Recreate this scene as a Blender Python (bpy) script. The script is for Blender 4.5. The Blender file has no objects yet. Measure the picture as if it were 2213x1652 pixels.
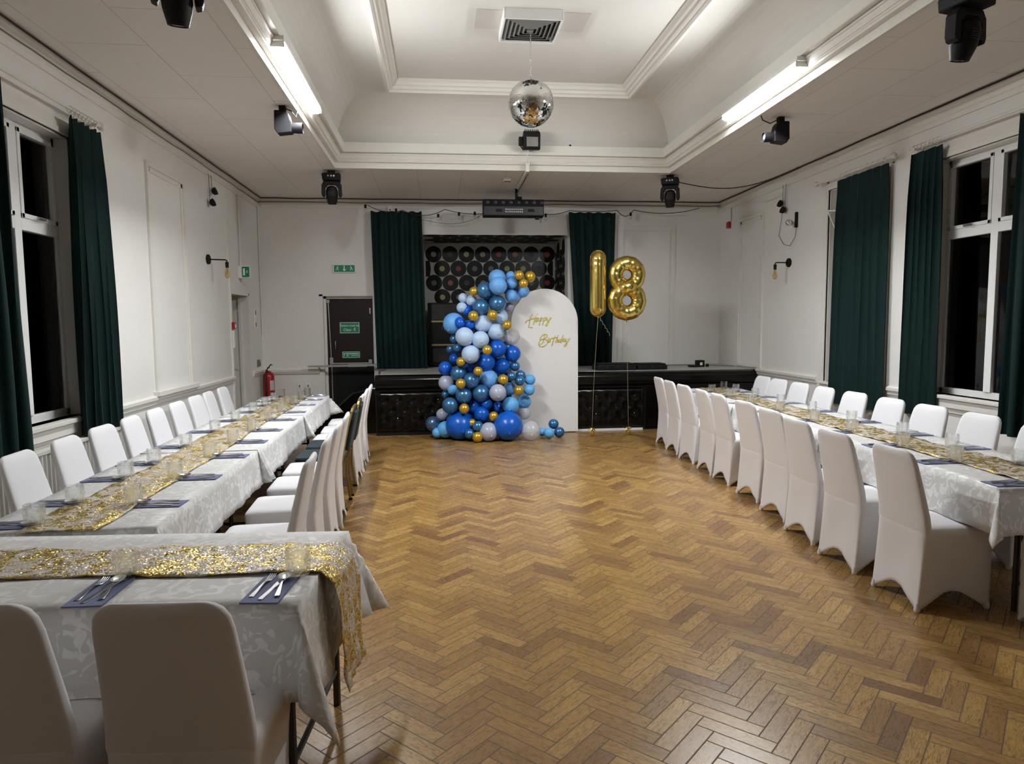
import bpy, math, random
from math import sin, cos, pi, radians, hypot, atan2, sqrt
from mathutils import Vector, Matrix
random.seed(7)
SC = bpy.context.scene
COL = SC.collection
XL, XR, YB, ZC, YF = -2.9, 4.92, 11.7, 3.71, -4.6
ORD = ['first', 'second', 'third', 'fourth', 'fifth', 'sixth', 'seventh', 'eighth', 'ninth', 'tenth', 'eleventh', 'twelfth', 'thirteenth',
       'fourteenth', 'fifteenth', 'sixteenth', 'seventeenth', 'eighteenth', 'nineteenth', 'twentieth', 'twenty-first', 'twenty-second', 'twenty-third', 'twenty-fourth', 'twenty-fifth'] + ['twenty-' + q for q in ('sixth', 'seventh', 'eighth', 'ninth')] + ['thirtieth'] + ['thirty-' + q for q in ('first', 'second', 'third', 'fourth', 'fifth', 'sixth', 'seventh', 'eighth', 'ninth')]

# ---------------------------------------------------------------- mesh builder
class MB:
    def __init__(s):
        s.v = []; s.f = []; s.m = []; s.mi = 0
    def add(s, vs, fs):
        o = len(s.v); s.v += [tuple(p) for p in vs]
        for f in fs:
            s.f.append(tuple(i + o for i in f)); s.m.append(s.mi)
        return s
    def box(s, x0, x1, y0, y1, z0, z1, M=None):
        vs = [(x, y, z) for x in (x0, x1) for y in (y0, y1) for z in (z0, z1)]
        if M is not None: vs = [M @ Vector(p) for p in vs]
        return s.add(vs, [(0, 1, 3, 2), (4, 6, 7, 5), (0, 4, 5, 1), (2, 3, 7, 6), (0, 2, 6, 4), (1, 5, 7, 3)])
    def tube(s, pts, r, n=8, closed=False, caps=True, sq=False):
        pts = [Vector(p) for p in pts]; N = len(pts)
        R = r if isinstance(r, (list, tuple)) else [r] * N
        vs = []; prev = None
        for i, p in enumerate(pts):
            if closed: t = pts[(i + 1) % N] - pts[i - 1]
            else: t = pts[min(i + 1, N - 1)] - pts[max(i - 1, 0)]
            if t.length < 1e-9: t = Vector((0, 0, 1))
            t.normalize()
            if prev is None:
                a = Vector((0, 0, 1)) if abs(t.z) < .9 else Vector((0, 1, 0))
                u = t.cross(a).normalized()
            else:
                u = (prev - t * prev.dot(t))
                u = u.normalized() if u.length > 1e-6 else t.orthogonal().normalized()
            prev = u; w = t.cross(u)
            for k in range(n):
                a = 2 * pi * k / n + (pi / 4 if sq else 0)
                vs.append(p + (u * cos(a) + w * sin(a)) * R[i])
        fs = []
        for i in range(N if closed else N - 1):
            j = (i + 1) % N
            for k in range(n):
                l = (k + 1) % n
                fs.append((i * n + k, i * n + l, j * n + l, j * n + k))
        if caps and not closed:
            fs.append(tuple(range(n - 1, -1, -1))); fs.append(tuple((N - 1) * n + k for k in range(n)))
        return s.add(vs, fs)
    def lathe(s, prof, n=24, M=None, close=True):
        vs = []; N = len(prof)
        for r, z in prof:
            for k in range(n):
                a = 2 * pi * k / n; vs.append(Vector((r * cos(a), r * sin(a), z)))
        if M is not None: vs = [M @ p for p in vs]
        fs = [(i * n + k, i * n + (k + 1) % n, (i + 1) * n + (k + 1) % n, (i + 1) * n + k) for i in range(N - 1) for k in range(n)]
        if close:
            fs.append(tuple(range(n - 1, -1, -1))); fs.append(tuple((N - 1) * n + k for k in range(n)))
        return s.add(vs, fs)
    def prism(s, poly, lo, hi, axis='y', M=None):
        """poly: 2-D outline; extruded along axis from lo to hi"""
        n = len(poly)
        def P(a, b, t): return {'y': (a, t, b), 'x': (t, a, b), 'z': (a, b, t)}[axis]
        vs = [P(a, b, lo) for a, b in poly] + [P(a, b, hi) for a, b in poly]
        if M is not None: vs = [M @ Vector(p) for p in vs]
        fs = [(i, (i + 1) % n, n + (i + 1) % n, n + i) for i in range(n)]
        fs += [tuple(range(n - 1, -1, -1)), tuple(range(n, 2 * n))]
        return s.add(vs, fs)
    def grid(s, fn, nu, nv, wrap=False):
        vs = [fn(i, j) for j in range(nv + 1) for i in range(nu + (0 if wrap else 1))]
        w = nu + (0 if wrap else 1)
        fs = [(j * w + i, j * w + (i + 1) % w, (j + 1) * w + (i + 1) % w, (j + 1) * w + i) for j in range(nv) for i in range(nu)]
        return s.add(vs, fs)
    def ball(s, c, r, n=16, m=10, sc=(1, 1, 1)):
        prof = [(max(1e-4, sin(pi * i / m)), -cos(pi * i / m)) for i in range(m + 1)]
        M = Matrix.Translation(c) @ Matrix.Diagonal((r * sc[0], r * sc[1], r * sc[2], 1))
        return s.lathe(prof, n, M)

import bmesh
def fix_normals(me):
    bm = bmesh.new(); bm.from_mesh(me)
    bmesh.ops.recalc_face_normals(bm, faces=bm.faces); bm.to_mesh(me); bm.free()

def obj(name, mb, mat=None, parent=None, smooth=False, sharp=None, label=None, cat=None, group=None, kind=None, solid=None, bevel=None, sub=None, fix=True):
    me = bpy.data.meshes.new(name)
    if parent is not None:
        o = parent; wl = Vector((0, 0, 0))
        while o is not None: wl += o.location; o = o.parent
    else:
        xs = [p[0] for p in mb.v]; ys = [p[1] for p in mb.v]; zs = [p[2] for p in mb.v]
        wl = Vector(((min(xs) + max(xs)) / 2, (min(ys) + max(ys)) / 2, min(zs)))
    me.from_pydata([(p[0] - wl.x, p[1] - wl.y, p[2] - wl.z) for p in mb.v], [], mb.f)
    mats = mat if isinstance(mat, (list, tuple)) else [mat]
    for m in mats:
        if m is not None: me.materials.append(m)
    if any(mb.m):
        me.polygons.foreach_set('material_index', mb.m)
    if fix: fix_normals(me)
    if smooth:
        me.polygons.foreach_set('use_smooth', [True] * len(me.polygons))
        if sharp is not None: me.set_sharp_from_angle(angle=radians(sharp))
    me.update()
    o = bpy.data.objects.new(name, me); COL.objects.link(o)
    if parent is not None: o.parent = parent
    else: o.location = wl
    if bevel:
        b = o.modifiers.new('bevel', 'BEVEL'); b.width = bevel; b.segments = 2; b.limit_method = 'ANGLE'
    if sub:
        b = o.modifiers.new('sub', 'SUBSURF'); b.levels = sub; b.render_levels = sub
    if solid:
        b = o.modifiers.new('solid', 'SOLIDIFY'); b.thickness = solid; b.offset = 0
    tag(o, label, cat, group, kind)
    return o

def tag(o, label=None, cat=None, group=None, kind=None):
    if label: o['label'] = label
    if cat: o['category'] = cat
    if group: o['group'] = group
    if kind: o['kind'] = kind
    return o

def thing(name, label, cat, loc=(0, 0, 0), group=None):
    o = bpy.data.objects.new(name, None); COL.objects.link(o)
    o.empty_display_size = .1
    o.location = loc
    return tag(o, label, cat, group)

def dup(root, loc, rz=0, label=None, rot=None, scale=None, name=None):
    r = root.copy(); COL.objects.link(r); r.location = loc
    r.rotation_euler = rot if rot is not None else (0, 0, rz)
    if scale: r.scale = scale
    if label: r['label'] = label
    for ch in list(root.children):
        c = ch.copy(); COL.objects.link(c); c.parent = r
        for g in list(ch.children):
            d = g.copy(); COL.objects.link(d); d.parent = c
    return r

class Placer:
    """first call moves the prototype itself, later calls copy it"""
    def __init__(s, root): s.root = root; s.used = False
    def __call__(s, loc, rz=0, label=None, rot=None, scale=None, group=None):
        if not s.used:
            s.used = True; o = s.root; o.location = loc
            o.rotation_euler = rot if rot is not None else (0, 0, rz)
            if scale: o.scale = scale
            if label: o['label'] = label
        else: o = dup(s.root, loc, rz, label, rot, scale)
        if group: o['group'] = group
        return o

# ---------------------------------------------------------------- materials
def new_mat(name):
    m = bpy.data.materials.new(name); m.use_nodes = True
    nt = m.node_tree; b = nt.nodes['Principled BSDF']; return m, nt, b
def N(nt, t, **kw):
    n = nt.nodes.new(t)
    for k, v in kw.items():
        if k in n.inputs: n.inputs[k].default_value = v
        else: setattr(n, k, v)
    return n
def math_(nt, op, a, b=None, c=None):
    n = nt.nodes.new('ShaderNodeMath'); n.operation = op
    for i, x in enumerate((a, b, c)):
        if x is None: continue
        if isinstance(x, (int, float)): n.inputs[i].default_value = x
        else: nt.links.new(x, n.inputs[i])
    return n.outputs[0]
def mixc(nt, fac, a, b, mode='MIX'):
    n = nt.nodes.new('ShaderNodeMix'); n.data_type = 'RGBA'; n.blend_type = mode
    for i, x in ((0, fac), (6, a), (7, b)):
        if isinstance(x, (int, float)): n.inputs[i].default_value = x
        elif isinstance(x, tuple): n.inputs[i].default_value = (*x, 1) if len(x) == 3 else x
        else: nt.links.new(x, n.inputs[i])
    return n.outputs[2]
def simple(name, col, rough=.5, metal=0, noise=0, nscale=20, bump=0, bscale=80, coat=0, trans=0, emit=None, sheen=0, spec=None, ior=None):
    m, nt, b = new_mat(name)
    b.inputs['Roughness'].default_value = rough; b.inputs['Metallic'].default_value = metal
    b.inputs['Base Color'].default_value = (*col, 1)
    if coat: b.inputs['Coat Weight'].default_value = coat; b.inputs['Coat Roughness'].default_value = .05
    if trans: b.inputs['Transmission Weight'].default_value = trans
    if sheen: b.inputs['Sheen Weight'].default_value = sheen
    if spec is not None: b.inputs['Specular IOR Level'].default_value = spec
    if ior: b.inputs['IOR'].default_value = ior
    tc = N(nt, 'ShaderNodeTexCoord')
    nz = N(nt, 'ShaderNodeTexNoise', Scale=nscale, Detail=4.0)
    nt.links.new(tc.outputs['Object'], nz.inputs['Vector'])
    k = noise if noise else .02
    c = mixc(nt, nz.outputs['Fac'], tuple(max(0, x * (1 - k)) for x in col), tuple(min(1, x * (1 + k)) for x in col))
    nt.links.new(c, b.inputs['Base Color'])
    if bump:
        n2 = N(nt, 'ShaderNodeTexNoise', Scale=bscale, Detail=3.0); nt.links.new(tc.outputs['Object'], n2.inputs['Vector'])
        bp = N(nt, 'ShaderNodeBump', Strength=bump, Distance=.01)
        nt.links.new(n2.outputs['Fac'], bp.inputs['Height']); nt.links.new(bp.outputs[0], b.inputs['Normal'])
    if emit:
        b.inputs['Emission Color'].default_value = (*emit[0], 1); b.inputs['Emission Strength'].default_value = emit[1]
    return m

def paint_mat(name, col, rough=.6, tiles=False):
    m, nt, b = new_mat(name); b.inputs['Roughness'].default_value = rough
    g = N(nt, 'ShaderNodeNewGeometry')
    n1 = N(nt, 'ShaderNodeTexNoise', Scale=.9, Detail=5.0, Roughness=.6); nt.links.new(g.outputs['Position'], n1.inputs['Vector'])
    r = N(nt, 'ShaderNodeMapRange'); r.inputs[1].default_value = .3; r.inputs[2].default_value = .75
    nt.links.new(n1.outputs['Fac'], r.inputs[0])
    c = mixc(nt, r.outputs[0], tuple(x * .93 for x in col), col)
    n3 = N(nt, 'ShaderNodeTexNoise', Scale=9.0, Detail=3.0); nt.links.new(g.outputs['Position'], n3.inputs['Vector'])
    r3 = N(nt, 'ShaderNodeMapRange'); r3.inputs[1].default_value = .70; r3.inputs[2].default_value = .78
    nt.links.new(n3.outputs['Fac'], r3.inputs[0])
    c = mixc(nt, math_(nt, 'MULTIPLY', r3.outputs[0], .25), c, tuple(x * .6 for x in col))
    h = N(nt, 'ShaderNodeTexNoise', Scale=35.0, Detail=4.0); nt.links.new(g.outputs['Position'], h.inputs['Vector'])
    bp = N(nt, 'ShaderNodeBump', Strength=.12, Distance=.01)
    hh = h.outputs['Fac']
    if tiles:
        sx = N(nt, 'ShaderNodeSeparateXYZ'); nt.links.new(g.outputs['Position'], sx.inputs[0])
        cb = N(nt, 'ShaderNodeCombineXYZ')
        nt.links.new(sx.outputs['Y'], cb.inputs['X']); nt.links.new(math_(nt, 'ADD', sx.outputs['X'], 10.02), cb.inputs['Y'])
        br = N(nt, 'ShaderNodeTexBrick'); br.offset = .5
        for k_, v_ in (('Scale', 1.0), ('Mortar Size', .005), ('Mortar Smooth', .3), ('Brick Width', 1.22), ('Row Height', .61)): br.inputs[k_].default_value = v_
        nt.links.new(cb.outputs[0], br.inputs['Vector'])
        c = mixc(nt, math_(nt, 'MULTIPLY', br.outputs['Fac'], .5), c, tuple(x * .45 for x in col))
        hh = math_(nt, 'SUBTRACT', math_(nt, 'MULTIPLY', hh, .3), br.outputs['Fac'])
    nt.links.new(hh, bp.inputs['Height']); nt.links.new(bp.outputs[0], b.inputs['Normal'])
    nt.links.new(c, b.inputs['Base Color'])
    return m

def floor_mat():
    m, nt, b = new_mat('parquet_blocks'); L = nt.links
    g = N(nt, 'ShaderNodeNewGeometry'); s = N(nt, 'ShaderNodeSeparateXYZ'); L.new(g.outputs['Position'], s.inputs[0])
    w = .0762; q = 1 / (w * sqrt(2))
    u = math_(nt, 'MULTIPLY', math_(nt, 'ADD', math_(nt, 'ADD', s.outputs['X'], s.outputs['Y']), 30.0), q)
    v = math_(nt, 'MULTIPLY', math_(nt, 'ADD', math_(nt, 'SUBTRACT', s.outputs['Y'], s.outputs['X']), 30.0 ), q)
    i = math_(nt, 'FLOOR', u); j = math_(nt, 'FLOOR', v)
    fu = math_(nt, 'FRACT', u); fv = math_(nt, 'FRACT', v)
    k = math_(nt, 'FLOORED_MODULO', math_(nt, 'SUBTRACT', i, j), 8.0)
    isv = math_(nt, 'GREATER_THAN', k, 3.5)
    kv = math_(nt, 'SUBTRACT', 7.0, k)
    def sel(a, c):  # a if horizontal, c if vertical
        n = N(nt, 'ShaderNodeMix'); n.data_type = 'FLOAT'; L.new(isv, n.inputs[0])
        L.new(a, n.inputs[2]); L.new(c, n.inputs[3]); return n.outputs[0]
    along = sel(math_(nt, 'ADD', fu, k), math_(nt, 'ADD', fv, kv))
    across = sel(fv, fu)
    idx = sel(math_(nt, 'SUBTRACT', i, k), i)
    idy = sel(j, math_(nt, 'SUBTRACT', j, kv))
    cb = N(nt, 'ShaderNodeCombineXYZ'); L.new(idx, cb.inputs[0]); L.new(idy, cb.inputs[1]); L.new(isv, cb.inputs[2])
    wn = N(nt, 'ShaderNodeTexWhiteNoise'); wn.noise_dimensions = '3D'; L.new(cb.outputs[0], wn.inputs['Vector'])
    ws = N(nt, 'ShaderNodeSeparateColor'); L.new(wn.outputs['Color'], ws.inputs[0])
    # joints
    def edge(x, n):
        return math_(nt, 'MINIMUM', x, math_(nt, 'SUBTRACT', n, x))
    e = math_(nt, 'MINIMUM', edge(across, 1.0), edge(along, 4.0))
    jn = N(nt, 'ShaderNodeMapRange'); L.new(e, jn.inputs[0]); jn.inputs[1].default_value = .016; jn.inputs[2].default_value = .055; jn.inputs[3].default_value = 1; jn.inputs[4].default_value = 0
    # grain
    gc = N(nt, 'ShaderNodeCombineXYZ')
    L.new(math_(nt, 'ADD', math_(nt, 'MULTIPLY', along, .5), math_(nt, 'MULTIPLY', ws.outputs[0], 50.0)), gc.inputs[0])
    L.new(math_(nt, 'ADD', math_(nt, 'MULTIPLY', across, 3.2), math_(nt, 'MULTIPLY', ws.outputs[1], 50.0)), gc.inputs[1])
    gn = N(nt, 'ShaderNodeTexNoise', Scale=2.4, Detail=8.0, Roughness=.66, Distortion=1.8); L.new(gc.outputs[0], gn.inputs['Vector'])
    gr = N(nt, 'ShaderNodeMapRange'); L.new(gn.outputs['Fac'], gr.inputs[0]); gr.inputs[1].default_value = .38; gr.inputs[2].default_value = .60
    ramp = N(nt, 'ShaderNodeValToRGB'); L.new(ws.outputs[2], ramp.inputs[0])
    cr = ramp.color_ramp; cr.elements[0].position = 0; cr.elements[0].color = (.20, .098, .036, 1); cr.elements[1].position = 1; cr.elements[1].color = (.55, .335, .105, 1)
    for p_, c_ in ((.12, (.32, .175, .055)), (.5, (.41, .235, .068)), (.8, (.48, .285, .08))):
        el = cr.elements.new(p_); el.color = (*c_, 1)
    c = mixc(nt, math_(nt, 'MULTIPLY', math_(nt, 'SUBTRACT', 1.0, gr.outputs[0]), .68), ramp.outputs[0], (.13, .07, .025))
    big = N(nt, 'ShaderNodeTexNoise', Scale=.55, Detail=3.0); L.new(g.outputs['Position'], big.inputs['Vector'])
    br = N(nt, 'ShaderNodeMapRange'); L.new(big.outputs['Fac'], br.inputs[0]); br.inputs[1].default_value = .35; br.inputs[2].default_value = .65
    c = mixc(nt, math_(nt, 'MULTIPLY', br.outputs[0], .22), c, (.33, .17, .075))
    st = N(nt, 'ShaderNodeTexNoise', Scale=2.3, Detail=5.0); L.new(g.outputs['Position'], st.inputs['Vector'])
    sr = N(nt, 'ShaderNodeMapRange'); L.new(st.outputs['Fac'], sr.inputs[0]); sr.inputs[1].default_value = .62; sr.inputs[2].default_value = .75
    c = mixc(nt, math_(nt, 'MULTIPLY', sr.outputs[0], .35), c, (.13, .08, .045))
    c = mixc(nt, math_(nt, 'MULTIPLY', jn.outputs[0], .8), c, (.03, .015, .007))
    L.new(c, b.inputs['Base Color'])
    ro = N(nt, 'ShaderNodeMapRange'); L.new(gn.outputs['Fac'], ro.inputs[0]); ro.inputs[3].default_value = .17; ro.inputs[4].default_value = .40
    L.new(math_(nt, 'ADD', ro.outputs[0], math_(nt, 'MULTIPLY', jn.outputs[0], .5)), b.inputs['Roughness'])
    b.inputs['Specular IOR Level'].default_value = .5
    bp = N(nt, 'ShaderNodeBump', Strength=.35, Distance=.004)
    tilt = math_(nt, 'MULTIPLY', math_(nt, 'SUBTRACT', ws.outputs[1], .5), math_(nt, 'SUBTRACT', across, .5))
    hgt = math_(nt, 'ADD', math_(nt, 'MULTIPLY', tilt, .35), math_(nt, 'MULTIPLY', gn.outputs['Fac'], .15))
    L.new(hgt, bp.inputs['Height']); L.new(bp.outputs[0], b.inputs['Normal'])
    return m

def cloth_mat(name):
    m, nt, b = new_mat(name); L = nt.links
    tc = N(nt, 'ShaderNodeTexCoord')
    wn = N(nt, 'ShaderNodeTexNoise', Scale=5.0, Detail=2.0); L.new(tc.outputs['Object'], wn.inputs['Vector'])
    va = N(nt, 'ShaderNodeVectorMath'); va.operation = 'MULTIPLY_ADD'
    L.new(wn.outputs['Color'], va.inputs[0]); va.inputs[1].default_value = (.28, .28, .28); L.new(tc.outputs['Object'], va.inputs[2])
    no = N(nt, 'ShaderNodeTexNoise', Scale=13.0, Detail=1.5, Distortion=1.8); L.new(va.outputs[0], no.inputs['Vector'])
    r = N(nt, 'ShaderNodeMapRange'); L.new(no.outputs['Fac'], r.inputs[0]); r.inputs[1].default_value = .53; r.inputs[2].default_value = .56
    c = mixc(nt, r.outputs[0], (.66, .66, .65), (.84, .84, .83)); L.new(c, b.inputs['Base Color'])
    rr = N(nt, 'ShaderNodeMapRange'); L.new(r.outputs[0], rr.inputs[0]); rr.inputs[3].default_value = .6; rr.inputs[4].default_value = .38
    L.new(rr.outputs[0], b.inputs['Roughness'])
    n2 = N(nt, 'ShaderNodeTexNoise', Scale=7.0, Detail=3.0); L.new(tc.outputs['Object'], n2.inputs['Vector'])
    bp = N(nt, 'ShaderNodeBump', Strength=.25, Distance=.02); L.new(n2.outputs['Fac'], bp.inputs['Height']); L.new(bp.outputs[0], b.inputs['Normal'])
    return m

def sequin_mat():
    m, nt, b = new_mat('gold_sequin'); L = nt.links
    tc = N(nt, 'ShaderNodeTexCoord')
    w = N(nt, 'ShaderNodeTexNoise', Scale=9.0, Detail=2.0); L.new(tc.outputs['Object'], w.inputs['Vector'])
    va = N(nt, 'ShaderNodeVectorMath'); va.operation = 'MULTIPLY_ADD'
    L.new(w.outputs['Color'], va.inputs[0]); va.inputs[1].default_value = (.12, .12, .12); L.new(tc.outputs['Object'], va.inputs[2])
    ma = N(nt, 'ShaderNodeTexNoise', Scale=11.0, Detail=2.0, Distortion=1.6); L.new(va.outputs[0], ma.inputs['Vector'])
    r = N(nt, 'ShaderNodeMapRange'); L.new(ma.outputs['Fac'], r.inputs[0]); r.inputs[1].default_value = .47; r.inputs[2].default_value = .53
    vo = N(nt, 'ShaderNodeTexVoronoi', Scale=190.0); L.new(tc.outputs['Object'], vo.inputs['Vector'])
    sc_ = N(nt, 'ShaderNodeSeparateColor'); L.new(vo.outputs['Color'], sc_.inputs[0])
    gold = mixc(nt, sc_.outputs[0], (.24, .145, .025), (.85, .66, .22))
    pale = mixc(nt, sc_.outputs[1], (.50, .42, .34), (.78, .71, .62))
    c = mixc(nt, r.outputs[0], gold, pale); L.new(c, b.inputs['Base Color'])
    mm = N(nt, 'ShaderNodeMapRange'); L.new(r.outputs[0], mm.inputs[0]); mm.inputs[3].default_value = .8; mm.inputs[4].default_value = .1
    L.new(mm.outputs[0], b.inputs['Metallic']); b.inputs['Roughness'].default_value = .36
    g = N(nt, 'ShaderNodeNewGeometry')
    vs = N(nt, 'ShaderNodeVectorMath'); vs.operation = 'SUBTRACT'; L.new(vo.outputs['Color'], vs.inputs[0]); vs.inputs[1].default_value = (.5, .5, .5)
    v2 = N(nt, 'ShaderNodeVectorMath'); v2.operation = 'SCALE'; L.new(vs.outputs[0], v2.inputs[0]); v2.inputs['Scale'].default_value = .75
    v3 = N(nt, 'ShaderNodeVectorMath'); v3.operation = 'ADD'; L.new(g.outputs['Normal'], v3.inputs[0]); L.new(v2.outputs[0], v3.inputs[1])
    v4 = N(nt, 'ShaderNodeVectorMath'); v4.operation = 'NORMALIZE'; L.new(v3.outputs[0], v4.inputs[0])
    L.new(v4.outputs[0], b.inputs['Normal'])
    return m

def curtain_mat():
    m, nt, b = new_mat('green_velvet'); L = nt.links
    tc = N(nt, 'ShaderNodeTexCoord'); n = N(nt, 'ShaderNodeTexNoise', Scale=60.0, Detail=3.0); L.new(tc.outputs['Object'], n.inputs['Vector'])
    c = mixc(nt, n.outputs['Fac'], (.0016, .0125, .0115), (.003, .021, .019)); L.new(c, b.inputs['Base Color'])
    b.inputs['Roughness'].default_value = .75; b.inputs['Sheen Weight'].default_value = .07; b.inputs['Sheen Roughness'].default_value = .4
    b.inputs['Sheen Tint'].default_value = (.2, .6, .5, 1); b.inputs['Specular IOR Level'].default_value = .2
    return m

def glass_mix(name, tint, k, rough=0.0, bump=None):
    m, nt, b = new_mat(name); L = nt.links; nt.nodes.remove(b)
    out = [n for n in nt.nodes if n.type == 'OUTPUT_MATERIAL'][0]
    gl = N(nt, 'ShaderNodeBsdfGlass', Roughness=rough, IOR=1.45); gl.inputs['Color'].default_value = (*tint, 1)
    tr = N(nt, 'ShaderNodeBsdfTransparent'); tr.inputs['Color'].default_value = (*tint, 1)
    mx = N(nt, 'ShaderNodeMixShader'); mx.inputs[0].default_value = k
    L.new(tr.outputs[0], mx.inputs[1]); L.new(gl.outputs[0], mx.inputs[2]); L.new(mx.outputs[0], out.inputs['Surface'])
    if bump:
        tc = N(nt, 'ShaderNodeTexCoord'); w1 = N(nt, 'ShaderNodeTexVoronoi', Scale=bump); w1.feature = 'DISTANCE_TO_EDGE'
        L.new(tc.outputs['Object'], w1.inputs['Vector'])
        bp = N(nt, 'ShaderNodeBump', Strength=1.0, Distance=.01); L.new(w1.outputs['Distance'], bp.inputs['Height']); L.new(bp.outputs[0], gl.inputs['Normal'])
    return m

def window_glass():
    m, nt, b = new_mat('window_glass'); L = nt.links; nt.nodes.remove(b)
    out = [n for n in nt.nodes if n.type == 'OUTPUT_MATERIAL'][0]
    gl = N(nt, 'ShaderNodeBsdfGlossy', Roughness=.01); tr = N(nt, 'ShaderNodeBsdfTransparent')
    gl.inputs['Color'].default_value = (.8, .8, .8, 1)
    fr = N(nt, 'ShaderNodeFresnel', IOR=1.5); mx = N(nt, 'ShaderNodeMixShader')
    L.new(fr.outputs[0], mx.inputs[0]); L.new(tr.outputs[0], mx.inputs[1]); L.new(gl.outputs[0], mx.inputs[2]); L.new(mx.outputs[0], out.inputs['Surface'])
    return m

def balloon_mat(name, col, kind):
    m, nt, b = new_mat(name); L = nt.links
    tc = N(nt, 'ShaderNodeTexCoord'); n = N(nt, 'ShaderNodeTexNoise', Scale=3.0); L.new(tc.outputs['Object'], n.inputs['Vector'])
    L.new(mixc(nt, n.outputs['Fac'], tuple(x * .92 for x in col), tuple(min(1, x * 1.08) for x in col)), b.inputs['Base Color'])
    if kind == 'latex': b.inputs['Roughness'].default_value = .28; b.inputs['Subsurface Weight'].default_value = .0
    if kind == 'matte': b.inputs['Roughness'].default_value = .48
    if kind == 'chrome': b.inputs['Metallic'].default_value = .55; b.inputs['Roughness'].default_value = .30; b.inputs['Coat Weight'].default_value = .4; b.inputs['Coat Roughness'].default_value = .12
    if kind == 'clear':
        b.inputs['Roughness'].default_value = .15; b.inputs['Alpha'].default_value = .55
    return m

M = {}
M['wall'] = paint_mat('wall_paint', (.79, .775, .745))
M['ceil'] = paint_mat('ceiling_board', (.84, .80, .755), tiles=True)
M['plaster'] = paint_mat('tray_plaster', (.71, .69, .65))
M['trim'] = simple('gloss_trim_paint', (.74, .72, .67), .35, noise=.04, nscale=6)
M['white'] = simple('white_plastic', (.78, .78, .76), .4)
M['upvc'] = simple('white_window_frame', (.80, .80, .79), .3)
M['floor'] = floor_mat()
M['cloth'] = cloth_mat('damask_cloth')
M['sequin'] = sequin_mat()
M['curtain'] = curtain_mat()
M['cover'] = simple('stretch_cover', (.78, .775, .80), .7, noise=.03, nscale=4, bump=.10, bscale=5, sheen=.05)
M['black'] = simple('black_plastic', (.007, .007, .009), .55, noise=.3, spec=.22)
M['blackmat'] = simple('black_matt', (.006, .006, .006), .7, noise=.3, spec=.25)
M['vinyl'] = simple('black_vinyl', (.0025, .0025, .0025), .2, noise=.3, bump=.1, bscale=30, spec=.3)
M['stagefloor'] = simple('grey_stage_board', (.42, .41, .38), .5, noise=.12, nscale=3)
M['chrome'] = simple('polished_steel', (.78, .78, .78), .24, metal=1)
M['steel'] = simple('brushed_grey_steel', (.42, .42, .41), .35, metal=.8, noise=.1)
M['goldframe'] = simple('gold_chair_frame', (.42, .30, .10), .28, metal=.9, noise=.15)
M['teal'] = simple('dark_teal_fabric', (.004, .020, .028), .75, noise=.2, nscale=60, sheen=.1)
M['napkin'] = simple('blue_napkin', (.185, .215, .37), .85, noise=.08, nscale=40, bump=.2, bscale=200)
M['woodtop'] = simple('brown_table_board', (.20, .11, .06), .5, noise=.2)
M['darkmetal'] = simple('dark_grey_steel', (.05, .05, .055), .4, metal=.6)
M['door'] = simple('dark_brown_door', (.012, .005, .004), .45, noise=.25, nscale=4, spec=.3)
M['green'] = simple('exit_sign_green', (.0, .20, .09), .4)
M['signwhite'] = simple('sign_white', (.80, .85, .80), .4)
M['red'] = simple('red_enamel', (.30, .008, .012), .3)
M['winglass'] = window_glass()
M['tumbler'] = glass_mix('cut_glass', (.99, .995, .99), .36)
M['bulb'] = glass_mix('amber_bulb', (.95, .85, .6), .4)
M['clearbulb'] = glass_mix('clear_bulb', (.97, .97, .97), .4)
M['tube'] = simple('lit_diffuser', (.9, .9, .9), .4, emit=((.965, .99, 1.0), 142.0))
M['record'] = simple('black_vinyl_record', (.0035, .0035, .004), .33, noise=.2, spec=.25)
M['rubber'] = simple('black_cable', (.015, .013, .012), .5)
M['greycable'] = simple('grey_cable', (.16, .15, .14), .5)
M['vent'] = simple('grey_louvre', (.17, .17, .16), .45)
M['void'] = simple('dark_duct', (.01, .01, .01), .9)
M['board'] = simple('white_board', (.82, .82, .82), .55)
M['goldtext'] = simple('gold_acrylic', (.72, .60, .10), .3, metal=.35)
M['foil'] = simple('gold_foil', (.80, .60, .16), .2, metal=1, noise=.1, nscale=10, bump=.1, bscale=22)
M['ribbon'] = simple('gold_ribbon', (.55, .48, .32), .35, metal=.4)
M['radiator'] = simple('cream_radiator', (.66, .65, .60), .35)
M['nightwall'] = simple('night_brick', (.02, .02, .02), .9)
M['cabinet'] = simple('black_cabinet_board', (.003, .003, .003), .4, noise=.3, spec=.25)
M['marble'] = simple('grey_marbled_panel', (.030, .028, .028), .35, noise=.9, nscale=9, spec=.3)
M['goldstrip'] = simple('gold_strip', (.38, .30, .10), .35, metal=.5)
BALM = {'S': balloon_mat('sky_blue_latex', (.14, .385, .80), 'matte'), 'M': balloon_mat('chrome_blue_latex', (.055, .20, .43), 'chrome'),
        'R': balloon_mat('royal_blue_latex', (.002, .105, .56), 'latex'), 'P': balloon_mat('pale_blue_latex', (.46, .62, .84), 'matte'),
        'G': balloon_mat('gold_chrome_latex', (.62, .38, .035), 'chrome'), 'W': balloon_mat('white_grey_latex', (.42, .46, .60), 'latex'),
        'C': balloon_mat('clear_white_latex', (.70, .72, .78), 'clear'), 'L': balloon_mat('light_blue_latex', (.13, .45, .86), 'matte'),
        'B': balloon_mat('slate_blue_latex', (.08, .17, .33), 'chrome')}
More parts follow.
